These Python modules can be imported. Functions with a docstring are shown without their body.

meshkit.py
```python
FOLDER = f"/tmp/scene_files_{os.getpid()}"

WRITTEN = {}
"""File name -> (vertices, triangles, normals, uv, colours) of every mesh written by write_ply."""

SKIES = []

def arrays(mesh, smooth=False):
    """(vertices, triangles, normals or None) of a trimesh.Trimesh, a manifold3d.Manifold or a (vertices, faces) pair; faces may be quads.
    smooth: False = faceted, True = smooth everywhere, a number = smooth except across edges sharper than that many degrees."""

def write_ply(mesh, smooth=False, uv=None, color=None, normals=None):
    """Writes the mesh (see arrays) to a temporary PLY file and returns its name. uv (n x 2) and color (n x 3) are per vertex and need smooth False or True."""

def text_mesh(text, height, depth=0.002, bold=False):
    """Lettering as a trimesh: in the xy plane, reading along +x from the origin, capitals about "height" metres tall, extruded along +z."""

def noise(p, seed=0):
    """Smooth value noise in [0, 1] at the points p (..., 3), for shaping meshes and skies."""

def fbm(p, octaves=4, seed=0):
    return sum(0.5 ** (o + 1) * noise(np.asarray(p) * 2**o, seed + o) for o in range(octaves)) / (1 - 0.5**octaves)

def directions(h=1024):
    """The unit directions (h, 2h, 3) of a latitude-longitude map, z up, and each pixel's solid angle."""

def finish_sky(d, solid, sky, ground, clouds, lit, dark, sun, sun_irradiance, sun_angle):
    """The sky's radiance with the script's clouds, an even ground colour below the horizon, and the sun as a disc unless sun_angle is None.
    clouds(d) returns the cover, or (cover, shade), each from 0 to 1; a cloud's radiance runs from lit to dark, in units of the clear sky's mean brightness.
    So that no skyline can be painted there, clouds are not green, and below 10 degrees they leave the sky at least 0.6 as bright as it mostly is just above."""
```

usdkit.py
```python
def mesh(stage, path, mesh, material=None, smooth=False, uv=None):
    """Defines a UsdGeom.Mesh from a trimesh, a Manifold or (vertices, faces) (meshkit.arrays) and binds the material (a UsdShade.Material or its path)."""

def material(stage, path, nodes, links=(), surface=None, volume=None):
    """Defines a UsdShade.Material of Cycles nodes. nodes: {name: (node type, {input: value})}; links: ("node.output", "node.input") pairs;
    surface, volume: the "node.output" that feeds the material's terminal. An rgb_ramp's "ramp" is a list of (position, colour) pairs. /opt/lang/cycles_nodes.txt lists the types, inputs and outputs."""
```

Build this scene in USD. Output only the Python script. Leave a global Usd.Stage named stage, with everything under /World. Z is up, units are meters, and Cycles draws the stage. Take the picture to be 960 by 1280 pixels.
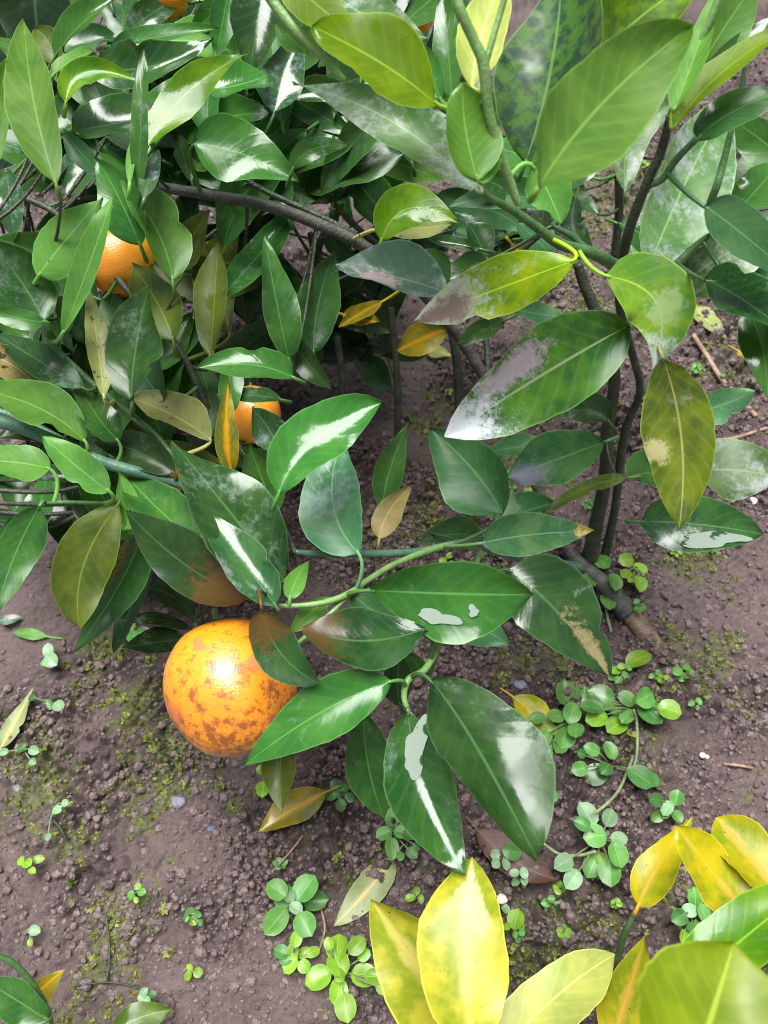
import math, random
import numpy as np, trimesh, usdkit, meshkit
from scipy.spatial import cKDTree
from pxr import Usd, UsdGeom, UsdLux, UsdShade, Gf, Sdf, Vt

random.seed(7)
rng = np.random.default_rng(11)
stage = Usd.Stage.CreateInMemory()
UsdGeom.SetStageUpAxis(stage, 'Z')
UsdGeom.SetStageMetersPerUnit(stage, 1.0)
UsdGeom.Xform.Define(stage, '/World')
UsdGeom.Scope.Define(stage, '/World/Looks')

# ------------------------------------------------------------------ camera
H, PITCH, F = 0.50, math.radians(58.0), 1000.0
EXPOSURE = 2.2
cp, sp = math.cos(PITCH), math.sin(PITCH)
CAM = np.array([0, 0, H])
FW, UP, RT = np.array([0, cp, -sp]), np.array([0, sp, cp]), np.array([1.0, 0, 0])
cam = UsdGeom.Camera.Define(stage, '/World/camera')
M = Gf.Matrix4d(*RT, 0, *UP, 0, *(-FW), 0, *CAM, 1)
cam.AddTransformOp().Set(M)
FL = 4.15
cam.CreateFocalLengthAttr(FL)
cam.CreateHorizontalApertureAttr(FL * 960.0 / F)
cam.CreateVerticalApertureAttr(FL * 1280.0 / F)
cam.CreateFStopAttr(2.2)
cam.CreateFocusDistanceAttr(0.38)
cam.CreateClippingRangeAttr(Gf.Vec2f(0.02, 1000))
cam.CreateExposureAttr(EXPOSURE)

# ------------------------------------------------------------------ sky and sun
SUN_EL, SUN_AZ = math.radians(80), math.radians(-30)      # azimuth = atan2(x, y)
SUN = np.array([math.cos(SUN_EL) * math.sin(SUN_AZ), math.cos(SUN_EL) * math.cos(SUN_AZ), math.sin(SUN_EL)])
SKY_STRENGTH, SUN_INTENSITY, SUN_ANGLE = 0.05, 0.48, 38.0
sky = UsdLux.DomeLight.Define(stage, '/World/sky')
skym = usdkit.material(stage, '/World/Looks/overcast_sky', {
    'tc': ('texture_coordinate', {}),
    's': ('sky_texture', {'sky_type': 'single_scattering', 'sun_disc': False, 'sun_elevation': SUN_EL, 'sun_rotation': SUN_AZ}),
    'n': ('noise_texture', {'scale': 2.5, 'detail': 5, 'roughness': 0.55}),
    'r': ('rgb_ramp', {'ramp': [(0.25, (1.0, 1.06, 1.16)), (0.75, (2.0, 2.06, 2.15))]}),
    'm': ('mix', {'fac': 0.85}),
    'b': ('background_shader', {'strength': SKY_STRENGTH})},
    [('tc.generated', 'n.vector'), ('n.fac', 'r.fac'), ('s.color', 'm.color1'), ('r.color', 'm.color2'), ('m.color', 'b.color')], surface='b.background')
UsdShade.MaterialBindingAPI.Apply(sky.GetPrim()).Bind(skym)
sky.GetPrim().SetCustomDataByKey('kind', 'structure')
sun = UsdLux.DistantLight.Define(stage, '/World/sun')
sun.CreateNormalizeAttr(True)
sun.CreateIntensityAttr(SUN_INTENSITY)
sun.CreateAngleAttr(SUN_ANGLE)
sun.CreateColorAttr(Gf.Vec3f(1.0, 0.99, 0.975))
zx = SUN; xx = np.cross([0, 1.0, 0], zx); xx /= np.linalg.norm(xx); yy = np.cross(zx, xx)
sun.AddTransformOp().Set(Gf.Matrix4d(*xx, 0, *yy, 0, *zx, 0, 0, 0, 3, 1))


# ------------------------------------------------------------------ helpers
def P(x, y, d):
    """The world point that stands at depth d along the optical axis and is seen at (x, y) of the 960 x 1280 photograph."""
    return CAM + d * (FW + (x - 480) / F * RT + (640 - y) / F * UP)


def PH(x, y, z=0.0):
    """The point of height z above the ground seen at (x, y)."""
    r = FW + (x - 480) / F * RT + (640 - y) / F * UP
    return CAM + r * ((z - H) / r[2])


def gdepth(x, y):
    return -H / (FW + (640 - y) / F * UP)[2]


used = {}


def numbered(path):
    k = used.get(path, -1) + 1
    used[path] = k
    return path if k == 0 else f'{path}_{k:03d}'


def tag(p, label=None, cat=None, group=None, kind=None):
    p = p.GetPrim() if hasattr(p, 'GetPrim') else p
    for k, v in (('label', label), ('category', cat), ('group', group), ('kind', kind)):
        if v:
            p.SetCustomDataByKey(k, v)
    return p


def thing(name, label, cat, group=None):
    x = UsdGeom.Xform.Define(stage, numbered('/World/' + name))
    return tag(x, label, cat, group)


def obj(name, mesh, mat, parent=None, label=None, uv=None, smooth=True):
    base = str(parent.GetPath()) if parent else '/World'
    m = usdkit.mesh(stage, numbered(f'{base}/{name}'), mesh, MATS[mat], smooth=smooth, uv=uv)
    m.CreateDoubleSidedAttr(True)
    return tag(m, label)


def catmull(pts, n=8):
    p = np.asarray(pts, float)
    if len(p) < 3:
        t = np.linspace(0, 1, n + 1)[:, None]
        return p[0] * (1 - t) + p[1] * t
    q = np.vstack([2 * p[0] - p[1], p, 2 * p[-1] - p[-2]])
    out = []
    for i in range(1, len(q) - 2):
        for t in np.linspace(0, 1, n, endpoint=False):
            a, b, c, d = q[i - 1], q[i], q[i + 1], q[i + 2]
            out.append(0.5 * (2 * b + (c - a) * t + (2 * a - 5 * b + 4 * c - d) * t * t + (3 * b - a - 3 * c + d) * t ** 3))
    out.append(p[-1])
    return np.array(out)


def tube(points, radii, sides=8, rough=0.0, seed=0, cap=True):
    p = np.asarray(points, float)
    r = np.broadcast_to(np.asarray(radii, float), (len(p),))
    t = np.gradient(p, axis=0)
    t /= np.linalg.norm(t, axis=1, keepdims=True) + 1e-12
    a = np.cross(t[0], [0.31, 0.87, 0.39]); a /= np.linalg.norm(a)
    A = []
    for k in range(len(p)):
        a = a - t[k] * (a @ t[k]); a = a / (np.linalg.norm(a) + 1e-12); A.append(a)
    A = np.array(A); B = np.cross(t, A)
    an = np.arange(sides) * 2 * np.pi / sides
    rr = r[:, None] * np.ones(sides)
    v = p[:, None] + rr[..., None] * (np.cos(an)[None, :, None] * A[:, None] + np.sin(an)[None, :, None] * B[:, None])
    if rough:
        nz = meshkit.fbm(v / 0.006, 3, seed) - 0.5
        v = p[:, None] + (v - p[:, None]) * (1 + rough * 2 * nz)[..., None]
    i, j = np.meshgrid(np.arange(len(p) - 1), np.arange(sides), indexing='ij')
    q = np.stack([i * sides + j, i * sides + (j + 1) % sides, (i + 1) * sides + (j + 1) % sides, (i + 1) * sides + j], -1).reshape(-1, 4)
    f = np.vstack([q[:, [0, 1, 2]], q[:, [0, 2, 3]]])
    v = v.reshape(-1, 3)
    if cap:
        n = len(v)
        v = np.vstack([v, p[0] - t[0] * r[0] * 0.3, p[-1] + t[-1] * r[-1] * 0.3])
        e = (len(p) - 1) * sides
        f = np.vstack([f, [[n, (k + 1) % sides, k] for k in range(sides)], [[n + 1, e + k, e + (k + 1) % sides] for k in range(sides)]])
    return v, f


def join(parts):
    vs, fs, n = [], [], 0
    for v, f in parts:
        vs.append(v); fs.append(np.asarray(f) + n); n += len(v)
    return np.vstack(vs), np.vstack(fs)


# ------------------------------------------------------------------ materials
MATS = {}


def mr(lo, hi, a=0.0, b=1.0, kind='smoothstep'):
    return ('map_range', {'range_type': kind, 'from_min': lo, 'from_max': hi, 'to_min': a, 'to_max': b, 'clamp': True})


def leafmat(name, a, b, sc=60, lo=0.36, hi=0.64, vein=None, rough=0.34, wet=0.0, trans=0.22, mid=None, midw=0.4, blobs=(), speck=None, dust=0.0, dustcol=(0.42, 0.46, 0.47), edge=None, veins=0.10, bump=1.0, tcol=None):
    """A citrus leaf: two greens mottled, midrib and side veins in relief, pale rim; blobs are marks (u, v, ru, rv, colour, roughness); dust is dried spray residue, wet a film of water."""
    vein = vein or tuple(min(1, 1.6 * x + 0.03) for x in b)
    edge = edge or tuple(min(1, 1.7 * x + 0.05) for x in b)
    N = {'st': ('uvmap', {'attribute': 'st'}), 'sx': ('separate_xyz', {}), 'g': ('geometry', {}), 'oi': ('object_info', {}),
         'c': ('math', {'math_type': 'subtract', 'value2': 0.5}), 'ab': ('math', {'math_type': 'absolute'}), 'av': ('math', {'math_type': 'multiply', 'value2': 2.0}),
         'n1': ('noise_texture', {'scale': sc, 'detail': 4, 'roughness': 0.6}), 'm1': mr(lo, hi), 'mix1': ('mix', {'color1': a, 'color2': b}),
         'u10': ('math', {'math_type': 'multiply', 'value2': 9.0}), 'a2': ('math', {'math_type': 'multiply', 'value2': 2.1}),
         'vj': ('math', {'math_type': 'multiply_add', 'value2': 0.55}), 'vc': ('math', {'math_type': 'subtract'}), 'fr': ('math', {'math_type': 'fraction'}), 'fs': ('math', {'math_type': 'subtract', 'value2': 0.5}),
         'fa': ('math', {'math_type': 'absolute'}), 'lv': mr(0.0, 0.22, 1.0, 0.0), 'lvs': ('math', {'math_type': 'multiply', 'value2': veins}),
         'mrb': mr(0.012, 0.05, 0.85, 0.0), 'vm': ('math', {'math_type': 'maximum'}), 'mix2': ('mix', {'color2': vein}),
         'ed': mr(0.95, 0.99, 0.0, 0.65), 'mix3': ('mix', {'color2': edge}),
         'hv': mr(0.0, 1.0, 0.70, 1.10, 'linear'), 'hh': mr(0.0, 1.0, 0.474 + 0.022 * (a[0] > 0.7 * a[1]), 0.494 + 0.010 * (a[0] > 0.7 * a[1]), 'linear'), 'hsv': ('hsv', {'saturation': 1.08 if a[1] > 1.25 * a[0] else 0.86}),
         'n2': ('noise_texture', {'scale': 42, 'detail': 2.5, 'roughness': 0.5}), 'wm': mr(0.56 - 0.30 * wet, 0.68 - 0.30 * wet),
         'n3': ('noise_texture', {'scale': 420, 'detail': 3}),
         'rg': ('mix_float', {'a': rough, 'b': 0.15}),
         'p': ('principled_bsdf', {'specular_ior_level': 0.36 + 0.16 * min(wet, 1)}), 't': ('translucent_bsdf', {}), 'mc': ('mix_closure', {'fac': trans}),
         'hb': ('math', {'math_type': 'multiply_add', 'value2': -0.018}), 'hb2': ('math', {'math_type': 'multiply_add', 'value2': 0.05}), 'nl': ('noise_texture', {'scale': 55, 'detail': 1.5}), 'hq': ('math', {'math_type': 'multiply', 'value2': 0.0}), 'hl': ('math', {'math_type': 'multiply_add', 'value2': 1.1}),
         'bp': ('bump', {'distance': 0.0013 * bump, 'strength': 0.7}), 'tb': ('mix', {'mix_type': 'multiply', 'fac': 1.0, 'color2': tcol or (1.7, 1.7, 0.7)})}
    Lk = [('st.UV', 'sx.vector'), ('sx.y', 'c.value1'), ('c.value', 'ab.value1'), ('ab.value', 'av.value1'),
          ('g.position', 'n1.vector'), ('n1.fac', 'm1.value'), ('m1.result', 'mix1.fac'),
          ('sx.x', 'u10.value1'), ('av.value', 'a2.value1'), ('n1.fac', 'vj.value1'), ('u10.value', 'vj.value3'), ('vj.value', 'vc.value1'), ('a2.value', 'vc.value2'), ('vc.value', 'fr.value1'), ('fr.value', 'fs.value1'), ('fs.value', 'fa.value1'),
          ('fa.value', 'lv.value'), ('lv.result', 'lvs.value1'), ('av.value', 'mrb.value'), ('lvs.value', 'vm.value1'), ('mrb.result', 'vm.value2'), ('vm.value', 'mix2.fac'),
          ('av.value', 'ed.value'), ('ed.result', 'mix3.fac'), ('mix2.color', 'mix3.color1'),
          ('oi.random', 'hv.value'), ('oi.random', 'hh.value'), ('hv.result', 'hsv.value'), ('hh.result', 'hsv.hue'),
          ('g.position', 'n2.vector'), ('n2.fac', 'wm.value'), ('wm.result', 'rg.fac'), ('g.position', 'n3.vector'),
          ('lv.result', 'hb.value1'), ('fa.value', 'hq.value1'), ('hq.value', 'hb.value3'), ('n3.fac', 'hb2.value1'), ('hb.value', 'hb2.value3'), ('g.position', 'nl.vector'), ('nl.fac', 'hl.value1'), ('hb2.value', 'hl.value3'), ('hl.value', 'bp.height'), ('bp.normal', 'p.normal'),
          ('p.BSDF', 'mc.closure1'), ('t.BSDF', 'mc.closure2'), ('tb.color', 't.color')]
    col, rgh = 'mix1.color', 'rg.result'
    if mid:                                       # yellowing that follows the midrib
        N |= {'mdn': ('math', {'math_type': 'multiply_add', 'value2': 0.9, 'value3': -0.45}), 'mda': ('math', {'math_type': 'add'}), 'mdm': mr(0.0, midw, 0.9, 0.0), 'mdx': ('mix', {'color2': mid})}
        Lk += [('n1.fac', 'mdn.value1'), ('av.value', 'mda.value1'), ('mdn.value', 'mda.value2'), ('mda.value', 'mdm.value'), ('mdm.result', 'mdx.fac'), (col, 'mdx.color1')]
        col = 'mdx.color'
    Lk += [(col, 'mix2.color1'), ('mix3.color', 'hsv.color')]
    col = 'hsv.color'
    if dust:
        N |= {'dn': ('noise_texture', {'scale': 230, 'detail': 6, 'roughness': 0.75}), 'dl': ('noise_texture', {'scale': 38, 'detail': 2}), 'da': ('math', {'math_type': 'multiply_add', 'value2': 0.9}),
              'dm': mr(1.24 - 0.36 * dust, 1.60 - 0.36 * dust, 0.0, 0.75), 'dx': ('mix', {'color2': dustcol}), 'dr': ('mix_float', {'b': 0.5})}
        Lk += [('g.position', 'dn.vector'), ('g.position', 'dl.vector'), ('dl.fac', 'da.value1'), ('dn.fac', 'da.value3'), ('da.value', 'dm.value'), ('dm.result', 'dx.fac'), (col, 'dx.color1'), ('dm.result', 'dr.fac'), (rgh, 'dr.a')]
        col, rgh = 'dx.color', 'dr.result'
    if speck:
        N |= {'kn': ('noise_texture', {'scale': 260 if a[1] > 1.25 * a[0] else 150, 'detail': 4, 'roughness': 0.65}), 'km': mr(0.68, 0.72) if a[1] > 1.25 * a[0] else mr(0.625, 0.66), 'kx': ('mix', {'color2': speck})}
        Lk += [('g.position', 'kn.vector'), ('kn.fac', 'km.value'), ('km.result', 'kx.fac'), (col, 'kx.color1')]
        col = 'kx.color'
    for k, (u0, v0, ru, rv, bc, br) in enumerate(blobs):
        q = f'b{k}'
        N |= {q + 'a': ('math', {'math_type': 'multiply_add', 'value2': 1 / ru, 'value3': -u0 / ru}), q + 'b': ('math', {'math_type': 'multiply_add', 'value2': 2 / rv, 'value3': (-1 - v0) / rv}),
              q + 'c': ('math', {'math_type': 'multiply'}), q + 'd': ('math', {'math_type': 'multiply'}), q + 'e': ('math', {'math_type': 'add'}), q + 'f': ('math', {'math_type': 'sqrt'}),
              q + 'n': ('noise_texture', {'scale': 210, 'detail': 6, 'roughness': 0.8}), q + 'g': ('math', {'math_type': 'multiply_add', 'value2': 3.2, 'value3': -1.6}), q + 'h': ('math', {'math_type': 'add'}),
              q + 'm': mr(0.5, 1.25, 0.88, 0.0), q + 'x': ('mix', {'color2': bc}), q + 'r': ('mix_float', {'b': br})}
        Lk += [('sx.x', q + 'a.value1'), ('sx.y', q + 'b.value1'), (q + 'a.value', q + 'c.value1'), (q + 'a.value', q + 'c.value2'), (q + 'b.value', q + 'd.value1'), (q + 'b.value', q + 'd.value2'),
               (q + 'c.value', q + 'e.value1'), (q + 'd.value', q + 'e.value2'), (q + 'e.value', q + 'f.value1'), ('g.position', q + 'n.vector'), (q + 'n.fac', q + 'g.value1'), (q + 'f.value', q + 'h.value1'), (q + 'g.value', q + 'h.value2'),
               (q + 'h.value', q + 'm.value'), (q + 'm.result', q + 'x.fac'), (col, q + 'x.color1'), (q + 'm.result', q + 'r.fac'), (rgh, q + 'r.a')]
        col, rgh = q + 'x.color', q + 'r.result'
    Lk += [(col, 'p.base_color'), (col, 'tb.color1'), (rgh, 'p.roughness')]
    MATS[name] = usdkit.material(stage, '/World/Looks/' + name, N, Lk, surface='mc.closure')


G = (0.030, 0.105, 0.028)
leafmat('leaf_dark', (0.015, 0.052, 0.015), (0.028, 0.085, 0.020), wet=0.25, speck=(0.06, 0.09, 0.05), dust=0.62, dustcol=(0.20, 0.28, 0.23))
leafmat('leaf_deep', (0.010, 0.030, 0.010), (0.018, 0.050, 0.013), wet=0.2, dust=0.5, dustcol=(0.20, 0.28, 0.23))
leafmat('leaf_mid', (0.022, 0.095, 0.024), (0.045, 0.150, 0.030), wet=0.3, speck=(0.12, 0.15, 0.06), dust=0.55, dustcol=(0.20, 0.28, 0.23))
leafmat('leaf_gloss', (0.028, 0.125, 0.026), (0.045, 0.165, 0.032), wet=0.6, rough=0.28, speck=(0.02, 0.05, 0.02), dust=0.5, dustcol=(0.20, 0.28, 0.23))
leafmat('leaf_wet', (0.018, 0.066, 0.020), (0.036, 0.108, 0.026), wet=0.9, rough=0.22, veins=0.15, bump=0.7, dust=0.7, dustcol=(0.20, 0.28, 0.23))
leafmat('leaf_light', (0.075, 0.230, 0.050), (0.115, 0.290, 0.065), rough=0.42, trans=0.3, speck=(0.06, 0.15, 0.04), dust=0.4, dustcol=(0.20, 0.28, 0.23))
leafmat('leaf_under', (0.070, 0.205, 0.034), (0.110, 0.270, 0.050), rough=0.5, trans=0.35, veins=0.16)
leafmat('leaf_olivebright', (0.095, 0.185, 0.014), (0.150, 0.250, 0.020), rough=0.45, trans=0.4)
leafmat('leaf_olive', (0.050, 0.098, 0.018), (0.105, 0.165, 0.026), rough=0.42, trans=0.35, dust=0.45, dustcol=(0.20, 0.28, 0.23))
leafmat('leaf_lime', (0.060, 0.215, 0.022), (0.140, 0.310, 0.032), rough=0.32, wet=0.4, trans=0.35, dust=0.5, dustcol=(0.20, 0.28, 0.23))
leafmat('leaf_limeyellow', (0.34, 0.42, 0.045), (0.48, 0.51, 0.06), rough=0.42, trans=0.35)
leafmat('leaf_yellowgreen', (0.22, 0.27, 0.05), (0.33, 0.34, 0.08), rough=0.45, speck=(0.10, 0.11, 0.02))
leafmat('leaf_limedeep', (0.120, 0.195, 0.018), (0.185, 0.270, 0.026), sc=40, rough=0.45, trans=0.35)
leafmat('leaf_yellow', (0.30, 0.38, 0.040), (0.62, 0.58, 0.085), sc=55, lo=0.40, hi=0.60, mid=(0.72, 0.66, 0.20), midw=0.22, rough=0.34, trans=0.3, speck=(0.16, 0.11, 0.03), vein=(0.80, 0.68, 0.14), tcol=(1.1, 1.1, 0.5))
leafmat('leaf_yellowspot', (0.25, 0.32, 0.025), (0.56, 0.46, 0.045), sc=75, mid=(0.62, 0.44, 0.10), midw=0.20, rough=0.40, trans=0.28, speck=(0.07, 0.045, 0.01), vein=(0.8, 0.5, 0.1), tcol=(1.1, 1.1, 0.5))
leafmat('leaf_orange', (0.11, 0.14, 0.025), (0.30, 0.22, 0.025), sc=80, mid=(0.60, 0.28, 0.012), midw=0.30, rough=0.45, speck=(0.06, 0.04, 0.02))
leafmat('leaf_tan', (0.22, 0.20, 0.05), (0.34, 0.25, 0.06), rough=0.5, speck=(0.05, 0.03, 0.01))
leafmat('leaf_bluegreen', (0.034, 0.110, 0.044), (0.058, 0.148, 0.062), rough=0.42, dust=0.35, dustcol=(0.22, 0.30, 0.28))
leafmat('leaf_bluelight', (0.060, 0.180, 0.090), (0.110, 0.240, 0.120), rough=0.42, dust=0.6, dustcol=(0.32, 0.42, 0.42))
leafmat('leaf_dusty', (0.055, 0.150, 0.050), (0.110, 0.210, 0.070), rough=0.40, dust=1.05)
leafmat('leaf_dustyblue', (0.045, 0.120, 0.080), (0.080, 0.170, 0.100), rough=0.36, dust=1.15, dustcol=(0.34, 0.40, 0.46))
leafmat('leaf_film', (0.024, 0.080, 0.030), (0.046, 0.120, 0.040), rough=0.25, wet=1.1, dust=0.75, dustcol=(0.36, 0.42, 0.50), bump=0.6)
leafmat('leaf_mossy', (0.016, 0.045, 0.022), (0.045, 0.120, 0.020), sc=160, lo=0.40, hi=0.60, rough=0.6, dust=0.35, dustcol=(0.20, 0.25, 0.26))
leafmat('leaf_mossybright', (0.050, 0.150, 0.020), (0.120, 0.300, 0.020), sc=110, rough=0.55, dust=0.3, dustcol=(0.22, 0.30, 0.26))
leafmat('leaf_mottled', (0.055, 0.105, 0.016), (0.140, 0.215, 0.024), sc=60, rough=0.42, wet=0.2, dust=0.45, blobs=[(0.55, -0.75, 0.08, 0.4, (0.45, 0.42, 0.20), 0.5)], vein=(0.42, 0.42, 0.16))
leafmat('leaf_paletip', (0.080, 0.210, 0.035), (0.180, 0.310, 0.040), sc=55, rough=0.34, dust=0.35, blobs=[(1.0, 0, 0.22, 2.0, (0.50, 0.55, 0.55), 0.4), (0.55, 0.1, 0.16, 0.6, (0.30, 0.42, 0.16), 0.4)])
leafmat('leaf_browntip', (0.120, 0.240, 0.018), (0.230, 0.340, 0.025), sc=80, rough=0.36, dust=0.45, dustcol=(0.6, 0.62, 0.6), blobs=[(0.86, 0.10, 0.30, 1.6, (0.55, 0.56, 0.55), 0.6), (0.83, 0.15, 0.20, 0.9, (0.20, 0.125, 0.095), 0.6)])
leafmat('leaf_patch', (0.022, 0.100, 0.024), (0.060, 0.200, 0.026), rough=0.34, dust=0.3, blobs=[(0.58, -0.52, 0.17, 0.38, (0.40, 0.31, 0.36), 0.6), (0.72, -0.55, 0.14, 0.42, (0.36, 0.32, 0.36), 0.6), (1.0, 0, 0.24, 2.0, (0.52, 0.55, 0.60), 0.4)], vein=(0.30, 0.42, 0.22))
leafmat('leaf_pinkpatch', (0.07, 0.15, 0.10), (0.11, 0.20, 0.14), rough=0.4, dust=0.95, dustcol=(0.38, 0.42, 0.50), blobs=[(0.60, 0.45, 0.22, 0.5, (0.50, 0.36, 0.40), 0.6)])
leafmat('leaf_violet', (0.026, 0.100, 0.036), (0.055, 0.150, 0.045), rough=0.4, dust=0.2, blobs=[(0.88, 0.3, 0.24, 0.9, (0.16, 0.15, 0.22), 0.5)])
leafmat('leaf_bluetip', (0.055, 0.160, 0.080), (0.110, 0.250, 0.100), rough=0.42, dust=0.55, dustcol=(0.25, 0.32, 0.40), blobs=[(1.0, 0, 0.13, 2.0, (0.62, 0.50, 0.16), 0.4)])
leafmat('leaf_burnt', (0.012, 0.045, 0.016), (0.024, 0.080, 0.022), rough=0.30, wet=0.35, blobs=[(0.97, 0, 0.34, 1.6, (0.085, 0.046, 0.012), 0.35)], dust=0.5, dustcol=(0.20, 0.28, 0.23))
leafmat('leaf_burntbase', (0.016, 0.055, 0.016), (0.028, 0.085, 0.022), rough=0.30, wet=0.35, blobs=[(0.10, 0, 0.32, 1.6, (0.115, 0.058, 0.014), 0.35)], dust=0.5, dustcol=(0.20, 0.28, 0.23))
leafmat('leaf_driedtip', (0.016, 0.058, 0.018), (0.028, 0.088, 0.024), rough=0.25, wet=0.9, blobs=[(0.92, 0.12, 0.34, 0.32, (0.26, 0.21, 0.10), 0.3)], dust=0.25)
leafmat('leaf_fallenbrown', (0.055, 0.016, 0.010), (0.095, 0.032, 0.022), rough=0.55, sc=90, wet=0.0, trans=0.05, vein=(0.16, 0.09, 0.07), edge=(0.12, 0.05, 0.04))
leafmat('leaf_fallenpale', (0.22, 0.28, 0.12), (0.33, 0.36, 0.18), rough=0.45, mid=(0.62, 0.42, 0.10), midw=0.25, dust=0.45, dustcol=(0.22, 0.24, 0.24), speck=(0.10, 0.08, 0.08), trans=0.1)
leafmat('weed_leaf', (0.085, 0.250, 0.065), (0.130, 0.330, 0.090), sc=120, rough=0.36, trans=0.25, veins=0.04, bump=0.3)
leafmat('weed_leafdark', (0.045, 0.155, 0.045), (0.075, 0.215, 0.060), sc=120, rough=0.36, trans=0.25, veins=0.04, bump=0.3)
leafmat('weed_leafbright', (0.150, 0.340, 0.050), (0.230, 0.430, 0.070), sc=120, rough=0.34, trans=0.3, veins=0.04, bump=0.3)
leafmat('weed_leafpale', (0.170, 0.320, 0.170), (0.240, 0.400, 0.230), sc=120, rough=0.4, trans=0.2, veins=0.04, bump=0.3)


def bark(name, a, b, rough=0.55, sc=120, bump=0.0012, dust=None):
    N = {'g': ('geometry', {}), 'n': ('noise_texture', {'scale': sc, 'detail': 5, 'roughness': 0.65}), 'm': mr(0.35, 0.65), 'x': ('mix', {'color1': a, 'color2': b}),
         'n2': ('noise_texture', {'scale': 600, 'detail': 4}), 'bp': ('bump', {'distance': bump, 'strength': 0.7}), 'p': ('principled_bsdf', {'roughness': rough})}
    Lk = [('g.position', 'n.vector'), ('n.fac', 'm.value'), ('m.result', 'x.fac'), ('x.color', 'p.base_color'), ('g.position', 'n2.vector'), ('n2.fac', 'bp.height'), ('bp.normal', 'p.normal')]
    MATS[name] = usdkit.material(stage, '/World/Looks/' + name, N, Lk, surface='p.BSDF')


bark('bark_brown', (0.040, 0.040, 0.034), (0.095, 0.090, 0.075), 0.6)
bark('bark_root', (0.10, 0.065, 0.045), (0.24, 0.15, 0.10), 0.5)
bark('bark_dark', (0.022, 0.030, 0.018), (0.050, 0.060, 0.032), 0.5)
bark('twig_green', (0.045, 0.110, 0.035), (0.080, 0.170, 0.050), 0.4, bump=0.0005)
bark('twig_pale', (0.13, 0.25, 0.07), (0.19, 0.31, 0.10), 0.42, bump=0.0005)
bark('twig_blue', (0.055, 0.130, 0.085), (0.100, 0.190, 0.130), 0.35, bump=0.0005)
bark('weed_stem', (0.13, 0.17, 0.08), (0.22, 0.26, 0.13), 0.5)
bark('dry_straw', (0.22, 0.13, 0.09), (0.36, 0.24, 0.18), 0.6)
bark('stone_grey', (0.13, 0.12, 0.16), (0.21, 0.20, 0.25), 0.5, sc=200)
bark('stone_blue', (0.06, 0.065, 0.11), (0.10, 0.11, 0.17), 0.4, sc=200)
bark('stone_pale', (0.45, 0.40, 0.36), (0.60, 0.54, 0.48), 0.5, sc=200)

exec_later = []
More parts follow.
